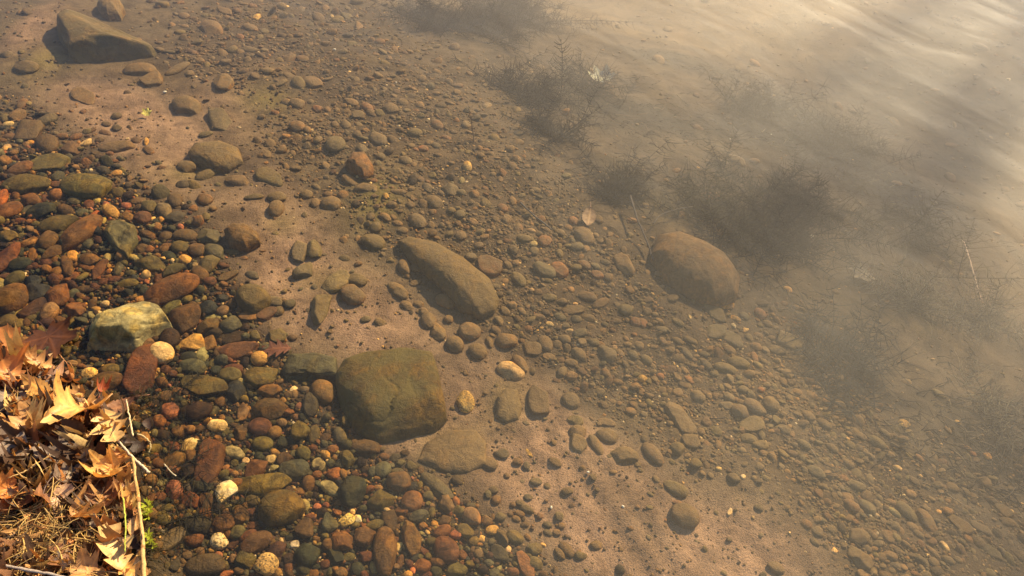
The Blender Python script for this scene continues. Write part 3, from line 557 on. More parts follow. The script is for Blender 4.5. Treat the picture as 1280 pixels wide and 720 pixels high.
poly_boulder('boulder', [(96, 405), (101, 376), (122, 365), (172, 371), (196, 379), (214, 405), (192, 419), (162, 444), (133, 461), (100, 452)], .085, (.27, .24, .145), .0, M_STONE,
             'angular olive gold rock with a sunlit edge, at the leafy water edge', 94, cuts=[((.15, .35, .9), .052, .95), ((-.85, -.1, .5), .058, .95), ((.1, -.85, .5), .048, .95), ((.6, -.5, .55), .062, .95), ((-.3, .6, .6), .06, .9)], rough=.03, bury=.2, sharp=3.2, crack=.004)
poly_boulder('boulder', [(234, 190), (242, 179), (275, 175), (298, 184), (303, 200), (285, 210), (262, 214), (240, 204)], .06, (.14, .10, .05), .6, M_STONE,
             'silty grey brown boulder on sand in the upper left', 105, cuts=[((-.3, -.8, .3), .040, .7)], rough=.03, crack=.0008)
poly_boulder('boulder', [(279, 288), (290, 280), (308, 280), (322, 291), (324, 301), (308, 310), (288, 308)], .065, (.145, .085, .04), .4, M_STONE,
             'small smooth brown boulder where shore pebbles end in sand', 116, rough=.03, crack=.0008)
poly_boulder('boulder', [(430, 207), (440, 192), (456, 191), (467, 206), (466, 217), (455, 223), (438, 217)], .07, (.165, .085, .035), .35, M_STONE,
             'dark reddish boulder with a shaded side in the upper gravel', 127, cuts=[((-.6, -.7, .25), .024, .9)], rough=.03, crack=.0008)
poly_boulder('boulder', [(518, 575), (530, 552), (560, 536), (595, 534), (612, 550), (610, 578), (585, 588), (545, 590)], .038, (.17, .115, .065), .6, M_STONE,
             'low silted boulder half sunk in sand below the mossy boulder', 138, rough=.06, crack=.0008, bury=.4)
poly_boulder('boulder', [(352, 462), (362, 442), (395, 440), (420, 446), (421, 468), (400, 474), (356, 475)], .05, (.065, .062, .035), .15, M_STONE,
             'dark green slab leaning against the large mossy boulder', 149, cuts=[((0, -.8, .4), .03, .9)], rough=.03, crack=.0008)
poly_boulder('boulder', [(128, 290), (136, 275), (150, 273), (168, 280), (171, 297), (162, 310), (160, 322), (150, 318), (138, 305)], .05, (.105, .092, .045), .1, M_STONE,
             'striated grey olive stone among the left shore pebbles', 151, cuts=[((.1, .2, 1), .026, .9)], rough=.03, crack=.0008)
poly_boulder('boulder', [(122, 8), (130, -6), (148, -4), (154, 8), (150, 20), (136, 23), (126, 18)], .10, (.17, .12, .065), .6, M_STONE,
             'pale cracked boulder behind the big wedge boulder at the top edge', 162, rough=.04, crack=.0008)
poly_boulder('boulder', [(619, 522), (621, 494), (632, 482), (648, 484), (653, 505), (648, 521), (632, 526)], .035, (.19, .13, .06), .85, M_STONE,
             'sand covered mound of a stone right of the speckled cream stone', 173, rough=.05, crack=.0008, bury=.4)

# ------------------------------------------------------------------ gravel: the countless smaller stones, one object
GV, GF, GC = [], [], []; gn = 0
SHAPES = {n: [unit_stone(5000 + k, 'raefrm'[k % 6], n) for k in range(18)] for n in (1, 2, 3)}
def add_gravel(V, F, c):
    global gn
    GV.append(V); GF.append(F + gn); GC.append(np.tile(np.asarray(c, np.float32), (len(V), 1))); gn += len(V)
for i, (px, py, L, W, ang, col, kind) in enumerate(rest):
    V, F, loc, c = make_stone(px, py, L, W, ang, kind, 9000 + i * 7, 3)
    add_gravel(V + np.array(loc), F, stone_color(col, px, py, np.random.default_rng(50 + i)))
occ = [(s[0], s[1], math.sqrt(s[2] * s[3]) / 2) for s in parsed] + [(l[0], l[1], r_) for l, r_ in zip(LAND[:13], (62, 60, 52, 52, 46, 32, 22, 18, 42, 28, 22, 14, 18))]
OX, OY, OR = (np.array(v) for v in zip(*occ))
SHORE_COLS = ['ol'] * 5 + ['br'] * 5 + ['ru'] * 3 + ['rd'] * 1 + ['gg'] * 4 + ['dg'] * 4 + ['sl'] * 2 + ['ma'] * 2 + ['oc'] * 3 + ['ta'] * 2 + ['db'] * 4 + ['cr', 'pg', 'pk', 'go']
BAND_COLS = ['st'] * 4 + ['br'] * 7 + ['ru'] * 2 + ['ma'] * 2 + ['db'] * 3 + ['gg'] * 2 + ['gy'] * 3 + ['ol'] * 5 + ['oc'] * 2 + ['ta', 'ta', 'ta', 'sl', 'oc', 'ma']
GRID = {}
def try_gravel(n_try, smin, smax, tight, r):
    pxs = r.uniform(-150, 1430, n_try); pys = r.uniform(-90, 790, n_try)
    sh_, bd_, sa_, mu_ = shore_w(pxs, pys), band_w(pxs, pys), sand_w(pxs, pys), mud_w(pxs, pys)
    X0, Y0 = at(pxs, pys, -.06)
    for _ in range(6): Z0 = bed_z(X0, Y0); X0, Y0 = at(pxs, pys, Z0)
    dist = bank_dist(X0, Y0)
    pat = np.clip(.75 + .55 * wnoise(NB2, np.stack([X0, Y0], -1) * .8), .42, 1.2)
    prob = np.clip(np.maximum(sh_ * 1.3, bd_ * 1.1 * pat) - 1.05 * sa_, .06 if smax < 6 else .03, 1) * (1 - .75 * mu_)
    for px, py, p, s_, d, x, y, z in zip(pxs, pys, prob, sh_, dist, X0, Y0, Z0):
        if d < .012 or r.random() > p: continue
        sz = math.exp(r.uniform(math.log(smin), math.log(smax))) * (1.0 if s_ > .4 else .82)
        if np.any(np.hypot(OX - px, OY - py) < (OR + sz * .5) * tight): continue
        key = (int(px // 16), int(py // 16)); bad = False
        for a in (-1, 0, 1):
            for b in (-1, 0, 1):
                for q in GRID.get((key[0] + a, key[1] + b), ()):
                    if math.hypot(q[0] - px, q[1] - py) < (q[2] + sz) * .5 * tight: bad = True; break
        if bad: continue
        GRID.setdefault(key, []).append((px, py, sz))
        yield px, py, sz, s_, d, x, y, z
cnt = 0
for n_try, smin, smax, tight, lv in ((14000, 9, 18, .80, 2), (42000, 5, 10, .68, 2), (190000, 2.2, 5.5, .55, 1)):
    for px, py, sz, s_, d, x, y, z in try_gravel(n_try, smin, smax, tight, rng):
        cols = SHORE_COLS if rng.random() < s_ * 1.3 else BAND_COLS
        col = cols[rng.integers(len(cols))]
        if sz < 5 and rng.random() < .035: col = 'wh' if rng.random() < .4 else 'cr'  # pale grit, made more frequent to stand in for sparkles on the water
        c = np.array(PAL[col][0]) * WET * rng.uniform(.55, 1.45); silt = max(0, rng.uniform(.35, .85) - .85 * s_) * (.15 if col in ('cr', 'go', 'wh') else 1)
        V, F = SHAPES[lv][rng.integers(18)]
        k = math.sqrt(x * x + y * y + (CAM_H - z) ** 2) / FPX
        e = rng.uniform(.62, .95); L_, W_ = sz * k * .5 / math.sqrt(e), sz * k * .5 * math.sqrt(e); hgt = W_ * rng.uniform(.4, .8) * (1 + .5 * s_)
        th = rng.normal(-.6, .7); ct, st = math.cos(th), math.sin(th)
        Q = V * np.array([L_ * 1.08, W_ * 1.12, hgt]); tl = rng.normal(0, .28, 2)
        Q = np.stack([Q[:, 0] * ct - Q[:, 1] * st, Q[:, 0] * st + Q[:, 1] * ct, Q[:, 2] + tl[0] * Q[:, 0] + tl[1] * Q[:, 1]], 1)
        add_gravel(Q + np.array((x, y, z + hgt * rng.uniform(-.3 + .4 * s_, .3 + .2 * s_))), F, (*c, silt)); cnt += 1
print('gravel', cnt, gn)
gr = mesh_obj('gravel', np.vstack(GV), np.vstack(GF), M_GRAVEL, attrs={'Col': np.vstack(GC)})
tag(gr, 'countless small mixed pebbles spread over the lake bed', 'gravel', kind='stuff')

# ------------------------------------------------------------------ leaves
def maple(seed, size, curl):
    r = np.random.default_rng(seed); K, RN = 128, 9
    th = np.linspace(0, 2 * math.pi, K, endpoint=False)
    lobes = [(90, 1, 0), (45, 1, 0), (135, 1, 0), (-8, 1, 0), (188, 1, 0)]
    oa = np.array([0, 5, 10, 12, 16, 21, 27, 32, 36, 40, 45, 51, 56, 60, 66, 76, 83, 88, 93, 98, 106, 116, 130, 145, 158, 172, 180.])
    orr = np.array([1, .86, .83, .68, .66, .56, .64, .70, .82, .79, .93, .80, .82, .70, .62, .52, .58, .66, .64, .76, .58, .46, .36, .40, .30, .18, .10])
    orr = orr * (1 + .06 * r.normal(size=len(orr)))
    dg = (np.degrees(th) - 90 + 180) % 360 - 180
    rad = np.interp(np.abs(dg), oa * r.uniform(.96, 1.05), orr)
    rad *= 1 + .02 * r.normal(size=K)
    V = [(0, 0, 0)]; vein = [1]; 
    vd = np.min([np.abs((np.degrees(th) - a + 180) % 360 - 180) for a, l, w_ in lobes], axis=0)
    for i in range(1, RN + 1):
        f = i / RN
        for j in range(K):
            V.append((rad[j] * f * math.cos(th[j]), rad[j] * f * math.sin(th[j]), 0)); vein.append(math.exp(-(vd[j] * f / 3) ** 2))
    F = [(0, 1 + j, 1 + (j + 1) % K) for j in range(K)]
    for i in range(RN - 1):
        for j in range(K):
            a = 1 + i * K + j; b = 1 + i * K + (j + 1) % K; F.append((a, a + K, b + K, b))
    V = np.array(V); V[:, 1] -= .1
    return shape_leaf(V, r, size, curl), F, np.array(vein)
def oak(seed, size, curl):
    r = np.random.default_rng(seed); N_, K = 56, 9; V = []; vein = []
    nl = r.integers(3, 5)
    for i in range(N_ + 1):
        t = i / N_
        env = math.sin(math.pi * min(1, t ** .75)) ** .7 * .36 + .012
        for j in range(K):
            s = j / (K - 1) * 2 - 1
            ph = t * nl + (.15 if s > 0 else 0)
            tri = abs(((ph % 1) * 2) - 1)
            w_ = env * (.30 + .70 * (1 - tri) ** .8)
            V.append((s * w_, t - .5 + .13 * abs(s) * (1 - tri), 0)); vein.append(math.exp(-(s / .10) ** 2) + .5 * math.exp(-((tri) / .18) ** 2) * (tri < .3))
    F = [(i * K + j, i * K + j + 1, (i + 1) * K + j + 1, (i + 1) * K + j) for i in range(N_) for j in range(K - 1)]
    return shape_leaf(np.array(V), r, size, curl), F, np.clip(vein, 0, 1)
def plain(seed, size, curl):
    r = np.random.default_rng(seed); N_, K = 26, 9; V = []; vein = []
    for i in range(N_ + 1):
        t = i / N_; env = math.sin(math.pi * t ** .85) ** .8 * .27 + .004
        env *= 1 + .10 * math.sin(t * 60)
        for j in range(K):
            s = j / (K - 1) * 2 - 1; V.append((s * env, t - .5, 0)); vein.append(math.exp(-(s / .12) ** 2) + .35 * (math.sin(t * 40 - abs(s) * 6) > .85))
    F = [(i * K + j, i * K + j + 1, (i + 1) * K + j + 1, (i + 1) * K + j) for i in range(N_) for j in range(K - 1)]
    return shape_leaf(np.array(V), r, size, curl), F, np.clip(vein, 0, 1)
def shape_leaf(V, r, size, curl):
    x, y = V[:, 0], V[:, 1]; q = x * x + y * y
    z = curl * (.9 * r.uniform(.3, 1) * x * x * 2 + r.uniform(-.6, .8) * y * y * 1.2 + r.uniform(-.5, .5) * x * y * 2)
    W1 = waves(int(r.integers(1e6)), 6, 3, 8); W2 = waves(int(r.integers(1e6)), 8, 10, 24)
    P = V[:, :2]
    z = z + curl * (.10 * wnoise(W1, P) + .025 * wnoise(W2, P)) * (.3 + q)
    V = np.stack([x * (1 - .25 * curl * q), y * (1 - .15 * curl * q), z], 1)
    return V * size
def make_leaf(kind, px, py, size_px, ang, tilt, curl, col, label, seed, lift, mat, group, name='fallen_leaf', stalk=True, under=False):
    x, y, z = ground(px, py, lift)
    if under is False: z = max(z, .006 + lift * .5)
    x, y = map(float, at(px, py, z))
    k = math.sqrt(x * x + y * y + (CAM_H - z) ** 2) / FPX
    curl = curl * (1.0 if under else 1.05)
    V, F, vein = {'m': maple, 'o': oak, 'p': plain}[kind](seed, size_px * k * (.49 if kind == 'm' else .8), curl)
    edge = np.random.default_rng(seed).uniform(.0, .25) + .9 * np.clip(np.hypot(V[:, 0], V[:, 1]) / (np.hypot(V[:, 0], V[:, 1]).max() + 1e-9) - .55, 0, 1)
    o = mesh_obj(name, V, F, mat, attrs={'Col': np.stack([vein, edge, vein * 0], 1)})
    o.location = (x, y, z); o.color = (*col, 1)
    lean = 0 if under else R(28)          # bank leaves are tipped toward the sun so they look brighter
    rot = Matrix.Rotation(lean, 4, Vector((-.75, .66, 0))) @ Matrix.Rotation(R(tilt[0] * .8), 4, 'X') @ Matrix.Rotation(R(tilt[1] * .8), 4, 'Y') @ Matrix.Rotation(R(ang), 4, 'Z')
    o.rotation_euler = rot.to_euler()
    tag(o, label, 'leaf', group)
    if stalk:
        b = MB(); L_ = size_px * k; r = np.random.default_rng(seed + 3); y0 = V[:, 1].min() * (.5 if kind == 'm' else 1)
        t = np.linspace(0, 1, 8)[:, None]
        z0 = V[np.argmin(np.hypot(V[:, 0], V[:, 1] - y0)), 2]
        pts = np.hstack([t * t * r.normal(0, .08) * L_, y0 + .003 - t * .34 * L_, z0 + t * (1 - t) * .03 * L_ - .012 * t])
        b.tube(pts, np.linspace(.0009, .0014, 8), 5)
        s = b.build('stalk', M_TWIG, o); s.color = (col[0] * .6, col[1] * .5, col[2] * .5, 1)
    return o
LG = 'fallen leaves on the bank'
GOLD, PALE, TANL, ORNG, BRN, GREY, DBR, RED, PINK = (.70, .40, .12), (.80, .54, .22), (.58, .32, .12), (.58, .25, .08), (.28, .135, .065), (.27, .205, .16), (.085, .048, .03), (.36, .095, .035), (.60, .39, .25)
LEAVES = [  # kind px py size ang tilt curl colour lift label
 ('m', 92, 512, 96, 150, (-28, 12), 1.1, GOLD, .050, 'big golden folded leaf arching over the middle of the litter'),
 ('m', 138, 536, 74, 215, (14, -22), .9, PALE, .040, 'pale yellow leaf with a rosy tip overhanging the water'),
 ('o', 32, 530, 62, 20, (20, 15), .9, TANL, .035, 'tan lobed leaf left of the big golden folded leaf'),
 ('p', 47, 486, 50, 60, (35, -25), 1.3, GOLD, .040, 'narrow upright golden leaf above the tan lobed leaf'),
 ('m', 14, 440, 66, 30, (35, 10), 1.2, ORNG, .035, 'bright orange curled leaf at the left edge, topmost of the litter'),
 ('m', 10, 470, 70, 110, (10, 25), 1.0, ORNG, .030, 'orange brown leaf just below the topmost orange leaf'),
 ('m', 16, 500, 62, 200, (15, -10), 1.0, GREY, .025, 'dull grey brown leaf between two orange leaves and tan lobed leaf'),
 ('m', 16, 562, 74, 80, (10, 8), .7, GREY, .030, 'wide grey leaf flat on the litter at the left edge'),
 ('p', 62, 572, 54, 95, (-10, 30), 1.8, GREY, .030, 'grey leaf rolled into a tube, left of centre in the litter'),
 ('o', 95, 560, 60, 240, (8, -10), 1.1, DBR, .026, 'dark brown lobed leaf in shade under the golden folded leaf'),
 ('m', 88, 592, 62, 330, (6, 16), 1.2, GREY, .022, 'grey brown crumpled leaf right of the rolled grey leaf'),
 ('m', 138, 590, 64, 120, (24, -12), 1.5, GOLD, .036, 'crumpled golden leaf beside the top of the reed stalk'),
 ('m', 58, 622, 62, 255, (-22, 20), 1.3, PINK, .036, 'pinkish tan pointed leaf above the dry grass tuft'),
 ('m', 130, 622, 66, 10, (10, -10), .9, BRN, .030, 'dark brown star shaped leaf left of the reed stalk'),
 ('m', 97, 646, 54, 300, (-32, 20), 1.2, TANL, .036, 'tan orange leaf folded beside the dark brown star leaf'),
 ('o', 141, 686, 72, 40, (16, 24), .9, PALE, .040, 'pale gold lobed leaf lying by the lower reed stalk'),
 ('m', 74, 697, 56, 185, (-12, 20), .9, BRN, .030, 'spotted brown leaf below the dry grass tuft'),
 ('m', 108, 714, 58, 95, (10, 14), 1.2, TANL, .034, 'tan leaf with orange side at the bottom edge'),
 ('m', 8, 612, 54, 140, (20, 35), 1.3, ORNG, .036, 'bright orange leaf at the left edge below the wide grey leaf'),
 ('o', 22, 632, 48, 310, (12, -20), 1.2, BRN, .030, 'brown lobed leaf under the lower orange leaf'),
 ('m', 126, 488, 26, 20, (-10, 10), 1.2, RED, .018, 'small bright red leaf at the water edge'),
 ('p', 147, 510, 50, 120, (8, -18), .9, BRN, .010, 'smooth brown leaf half in water behind the pale yellow leaf'),
 ('m', 82, 470, 58, 310, (-16, 12), 1.3, BRN, .024, 'brown leaf standing at the top edge of the litter'),
 ('o', 50, 455, 48, 70, (12, 22), 1.2, TANL, .024, 'tan leaf with straw across it, near the drowned red leaf'),
 ('o', 52, 712, 44, 120, (12, 22), 1.2, TANL, .024, 'curled tan leaf over the grey twig at bottom left'),
 ('m', 160, 640, 40, 70, (22, 22), 1.2, TANL, .024, 'small tan leaf tucked against the reed stalk'),
 ('p', 168, 658, 34, 10, (30, 12), 1.3, TANL, .026, 'small tan leaf hanging beside the green stem'),
 ('m', 155, 612, 50, 200, (16, 14), 1.2, BRN, .026, 'brown leaf tucked under the crumpled golden leaf'),
 ('m', 162, 712, 46, 250, (16, -14), 1.2, GOLD, .030, 'golden leaf between the reed stalk and bottom edge'),
 ('m', 118, 574, 44, 60, (16, 24), 1.4, DBR, .022, 'small dark leaf under the crumpled golden leaf at left'),
 ('o', 64, 541, 42, 200, (20, 24), 1.4, DBR, .022, 'small dark leaf between the tan lobed and golden folded leaves'),
 ('m', 38, 596, 46, 20, (14, 14), 1.3, DBR, .022, 'dark curled leaf below the rolled grey leaf'),
 ('m', 118, 690, 44, 160, (14, 14), 1.3, DBR, .020, 'dark wet leaf behind the pale gold lobed leaf'),
 ('m', 12, 664, 44, 60, (14, 14), 1.3, DBR, .016, 'dark leaf under the dry grass at the left edge')]
for i, (kd, px, py, sz, ang, tilt, curl, col, lift, lab) in enumerate(LEAVES):
    if kd == 'm' and i % 3 == 1 and 'star' not in lab: kd = 'o'
    make_leaf(kd, px, py, sz, ang, tilt, curl, col, lab, 300 + i * 13, lift, M_LEAF, LG)
UG = 'drowned leaves under water'
make_leaf('m', 62, 424, 92, 215, (6, -4), .35, (.105, .040, .018), 'large reddish brown maple leaf drowned at the edge of the bank', 801, .022, M_WETLEAF, UG, 'drowned_leaf', True, True)
make_leaf('m', 752, 98, 46, 30, (10, 8), .5, (.36, .36, .27), 'pale whitish leaf drowned beside the dark water weed', 812, .04, M_WETLEAF, UG, 'drowned_leaf', False, True)
make_leaf('p', 736, 272, 40, 170, (10, 8), .5, (.26, .17, .09), 'drowned fan shaped brown leaf above the tan oval stone', 823, .02, M_WETLEAF, UG, 'drowned_leaf', True, True)
make_leaf('m', 1080, 342, 44, 120, (5, 8), .4, (.20, .16, .10), 'large pale leaf lying flat under the misty water', 845, .02, M_WETLEAF, UG, 'drowned_leaf', False, True)
make_leaf('o', 345, 436, 46, 100, (4, 4), .4, (.15, .060, .030), 'sodden brown leaf lying right of the flat red slab', 867, .015, M_WETLEAF, UG, 'drowned_leaf', False, True)
make_leaf('m', 184, 142, 18, 0, (20, 10), 1, (.55, .50, .12), 'small yellow green leaf scrap on the upper sand', 878, .015, M_WETLEAF, UG, 'drowned_leaf', False, True)

# leaf litter and dry grass: what nobody could count
def bank_point(r):
    while True:
        px, py = r.uniform(-60, 190), r.uniform(420, 760)
        x, y = at(px, py, .01)
        if bank_dist(x, y) < -.004: return px, py
lit = MB(); r = np.random.default_rng(91)
for i in range(1000):
    px, py = bank_point(r); kd = (maple, oak, plain)[r.integers(3)]
    s = r.uniform(.012, .046); V, F, _ = kd(int(r.integers(1e6)), s, r.uniform(1.2, 2.8))
    V = V @ np.array(Matrix.Rotation(r.uniform(0, 6.28), 3, 'Z') @ Matrix.Rotation(r.normal(0, .45), 3, 'X')).T
    x, y, z = ground(px, py); c = np.array((DBR, GREY, DBR, BRN, TANL, DBR, PALE, TANL, GOLD, ORNG)[r.integers(10)]) * r.uniform(.6, 1.1)  # dark brown repeated to deepen the shadows among the scraps
    lit.add(V + np.array((x, y, z + r.uniform(.004, .026))), F, c)
for i in range(110):                      # sodden scraps that drifted off the edge
    px, py = r.uniform(-20, 235), r.uniform(410, 735); x, y = map(float, at(px, py, 0.0)); d_ = float(bank_dist(x, y))
    if not -.006 < d_ < .05 * r.random(): continue
    kd = (maple, oak, plain)[r.integers(3)]; V, F, _ = kd(int(r.integers(1e6)), r.uniform(.010, .034), r.uniform(.6, 1.4))
    V = V @ np.array(Matrix.Rotation(r.uniform(0, 6.28), 3, 'Z')).T
    lit.add(V + np.array((x, y, max(float(bed_z(x, y)) + .004, -.006 * r.random()))), F, np.array((DBR, BRN, DBR, TANL)[r.integers(4)]) * r.uniform(.5, 1.0))
o = lit.build('leaf_litter', M_STRAW); tag(o, 'dark broken leaf litter covering the bank under the whole leaves', 'leaf litter', kind='stuff')
gs = MB()
def blade(mb, px, py, lift, L_, az, el, col, rad, bend):
    x, y, z = ground(px, py); z += lift
    d = np.array((math.cos(az) * math.cos(el), math.sin(az) * math.cos(el), math.sin(el))); t = np.linspace(0, 1, 7)[:, None]
    side = np.array((-d[1], d[0], 0)) * bend
    pts = np.array((x, y, z)) + d * L_ * t + side * L_ * t * t + np.array((0, 0, -1)) * L_ * .35 * t * t * max(0, math.sin(el) + .25)
    mb.tube(pts, np.linspace(rad, rad * .35, 7), 4, col)
for i in range(620):
    if r.random() < .82:
        px, py = r.normal(58, 36), r.normal(668, 30)
    else: px, py = bank_point(r)
    x, y = at(px, py, .01)
    if bank_dist(x, y) > -.006: continue
    c = np.array((.55, .36, .12) if r.random() < .65 else ((.30, .17, .07) if r.random() < .6 else (.08, .05, .03))) * r.uniform(.7, 1.3)
    blade(gs, px, py, r.uniform(.012, .035), r.uniform(.025, .08), r.uniform(0, 6.28), r.normal(.25, .35), c, r.uniform(.0007, .0016), r.normal(0, .4))
o = gs.build('dry_grass', M_STRAW); tag(o, 'matted dry golden grass and straw on the bank', 'dry grass', kind='stuff')

# ------------------------------------------------------------------ sticks, reed, green sprigs
def path3(pts, sunk=False):                           # (px, py, height above bed) -> world points
    out = []
    for px, py, h in pts:
        x, y, z = ground(px, py, 0); z = min(z + h, -.012) if sunk else max(z, -.02) + h
        x, y = at(px, py, z); out.append((float(x), float(y), z))
    return np.array(out)
def smooth_path(P, n=24):
    t = np.linspace(0, len(P) - 1, n); i = np.clip(t.astype(int), 0, len(P) - 2); f = (t - i)[:, None]
    q = P[i] * (1 - f) + P[i + 1] * f
    for _ in range(3): q[1:-1] = (q[:-2] + 2 * q[1:-1] + q[2:]) / 4
    return q
def stick(name, pts, r0, r1, col, label, cat='twig', mat=None, group=None, seed=0):
    P = smooth_path(path3(pts, name == 'sunken_stick')); rr = np.random.default_rng(seed)
    P += rr.normal(0, .0005, P.shape)
    b = MB(); b.tube(P, np.linspace(r0, r1, len(P)) * (1 + .08 * rr.normal(size=len(P))), 8)
    o = b.build(name, mat or M_TWIG); o.color = (*col, 1); return tag(o, label, cat, group)
reed = stick('reed_stalk', [(166, 572, .045), (171, 610, .045), (176, 650, .045), (179, 690, .045), (181, 740, .04)], .0028, .0042, (.54, .33, .12), 'thick golden reed stalk lying along the water edge', 'reed')
for (a, b_, wd) in ((.34, .36, 1.35), (.70, .72, 1.35)):
    P = smooth_path(path3([(166, 572, .045), (171, 610, .045), (176, 650, .045), (179, 690, .045), (181, 740, .04)]), 50)
    q = MB(); i = int(a * 49); q.tube(P[i:i + 3], [.0036, .0044, .0038], 10); n_ = q.build('node', M_TWIG, reed); n_.color = (.35, .17, .05, 1)
TG = 'twigs and straws at the water edge'
stick('straw', [(158, 500, .05), (162, 522, .05), (166, 545, .045)], .0014, .0020, (.62, .46, .26), 'upright pale straw at the tip of the pale yellow leaf', 'straw', group=TG, seed=1)
stick('straw', [(147, 550, .05), (166, 572, .04), (187, 591, .03)], .0018, .0030, (.62, .50, .34), 'pale stick poking out over the water below the yellow leaf', 'straw', group=TG, seed=2)
stick('twig', [(-10, 704, .05), (25, 711, .05), (60, 717, .05), (100, 726, .045)], .0030, .0024, (.34, .27, .22), 'grey twig crossing the bottom left corner', group=TG, seed=3)
stick('straw', [(40, 582, .045), (60, 571, .05), (62, 568, .05)], .0012, .001, (.55, .34, .12), 'short straw left of the rolled grey leaf', 'straw', group=TG, seed=4)
stick('straw', [(8, 598, .05), (30, 590, .05), (47, 580, .05)], .0013, .0012, (.60, .40, .16), 'bent straw above the lower orange leaf', 'straw', group=TG, seed=5)
stick('straw', [(0, 418, .05), (14, 432, .055), (34, 447, .05)], .0022, .0016, (.50, .30, .15), 'reddish straw leaning on the topmost orange leaf', 'straw', group=TG, seed=6)
stick('straw', [(72, 440, .02), (82, 452, .022), (91, 464, .02)], .0012, .0009, (.40, .18, .07), 'thin brown stalk lying across the drowned red leaf', 'straw', group=TG, seed=7)
stick('straw', [(172, 542, .04), (184, 548, .04), (189, 556, .03), (186, 566, .02)], .0016, .0012, (.55, .42, .20), 'curved wet straw hooking into the water', 'straw', group=TG, seed=8)
stick('straw', [(205, 580, .03), (214, 590, .03), (220, 595, .028)], .0012, .001, (.55, .45, .28), 'short floating straw right of the pale stick', 'straw', group=TG, seed=9)
stick('straw', [(154, 622, .05), (157, 650, .055), (156, 690, .05)], .0017, .0013, (.42, .44, .06), 'green upright stem left of the reed stalk', 'stem', group=TG, seed=10)
WT = 'dark sticks under water'
stick('sunken_stick', [(788, 245, .05), (797, 275, .04), (808, 300, .03), (817, 326, .02)], .0028, .0022, (.045, .030, .02), 'dark sunken stick pointing down to the domed boulder', group=WT, seed=11)
stick('sunken_stick', [(816, 280, .02), (826, 268, .03), (843, 262, .04), (866, 258, .04)], .0020, .0014, (.05, .034, .022), 'curved sunken stem above the domed boulder', group=WT, seed=12)
stick('sunken_stick', [(650, 253, .02), (668, 270, .02), (690, 287, .015)], .0026, .0022, (.05, .04, .03), 'dark straight stick lying on gravel near the orange stones', group=WT, seed=13)
stick('sunken_stick', [(1204, 300, .12), (1213, 328, .10), (1219, 350, .08), (1227, 376, .06)], .0030, .0024, (.42, .28, .17), 'pale reddish stem in the misty water at right', group=WT, seed=14)
stick('sunken_stick', [(645, 22, .08), (665, 27, .08), (688, 31, .06)], .0020, .0014, (.05, .035, .025), 'thin dark stem trailing from the weed at the top', group=WT, seed=15)

def sprig(px, py, h, name, label, cols, seed, n=26, group=None, lean=(0, 0)):
    r = np.random.default_rng(seed); x, y, z = ground(px, py); z = max(z, -.01)
    root = empty(name, (x, y, z)); tag(root, label, 'plant', group)
    t = np.linspace(0, 1, 10)[:, None]
    st = np.hstack([lean[0] * t, lean[1] * t, h * t * (1 - .3 * t)])
    b = MB(); b.tube(st, np.linspace(.0013, .0006, 10), 5, cols[0]); b.build('stem', M_WEED, root)
    b = MB()
    for i in range(n):
        u = r.uniform(.1, 1); p = np.array((lean[0] * u, lean[1] * u, h * u * (1 - .3 * u))); az = r.uniform(0, 6.28); L_ = r.uniform(.008, .018)
        d = np.array((math.cos(az), math.sin(az), r.uniform(.1, .8)))
        s = np.array((-d[1], d[0], 0)) * .0022
        V = [p, p + d * L_ * .5 + s, p + d * L_, p + d * L_ * .5 - s]; b.add(V, [(0, 1, 2, 3)], np.array(cols[1]) * r.uniform(.7, 1.3))
    b.build('leaves', M_WEED, root)
GS = 'green sprigs beside the reed stalk'
sprig(186, 650, .05, 'green_sprig', 'fresh green sprig right of the reed stalk, upper one', [(.25, .24, .04), (.34, .38, .035)], 1, 34, GS, (.004, .02))
sprig(191, 690, .05, 'green_sprig', 'fresh green sprig right of the reed stalk, lower one', [(.25, .24, .04), (.34, .38, .035)], 2, 36, GS, (-.004, .02))
sprig(62, 652, .05, 'green_sprig', 'olive yellow mossy sprig standing in the dry grass', [(.35, .26, .05), (.42, .32, .06)], 3, 60, GS, (.004, .02))

# ------------------------------------------------------------------ bare trees added out of frame to cast shade bands over the water
def shade_tree(perp, t, H, r0, label, seed):
    r = np.random.default_rng(seed); a = math.sin(SUN_AZ), math.cos(SUN_AZ)
    x, y = a[1] * perp + a[0] * t, -a[0] * perp + a[1] * t
    z = float(bed_z(x, y)); root = empty('shade_tree', (x, y, z)); tag(root, label, 'tree', 'bare trees added out of view for their shade')
    n = 16; u = np.linspace(0, 1, n)[:, None]
    P = np.hstack([.03 * np.sin(u * 5 + seed), .03 * np.sin(u * 4 + 2 * seed), u * (H - z)])
    b = MB(); b.tube(P, r0 * (1 - .55 * u[:, 0] ** 3), 12); o = b.build('trunk', M_TWIG, root); o.color = (.09, .07, .05, 1)
    b = MB()
    for k in range(26):
        i = int(r.integers(8, n)); az = r.uniform(0, 6.28); L_ = r.uniform(.5, 1.3); w_ = np.linspace(0, 1, 8)[:, None]
        d = np.array((math.cos(az), math.sin(az), .8)); b.tube(P[i] + d * L_ * w_ + np.array((0, 0, .25)) * L_ * w_ ** 2, np.linspace(r0 * .22, .004, 8), 6)
    o = b.build('limbs', M_TWIG, root); o.color = (.09, .07, .05, 1)
shade_tree(.25, 17.0, 10.3, .10, 'added unseen tree whose shade falls on the water at the far right edge', 3)
shade_tree(-.33, 18.0, 10.7, .12, 'added unseen tree whose shade falls across the misty weed beds', 4)
shade_tree(-.50, 18.4, 10.7, .08, 'thin added unseen tree shading the water beside the misty weed beds', 7)
shade_tree(-.74, 19.0, 11.1, .12, 'added unseen tree whose shade falls across the grey upper water', 5)
shade_tree(-1.0, 19.6, 11.2, .10, 'added unseen tree whose shade falls on the upper water near the pale leaf', 8)

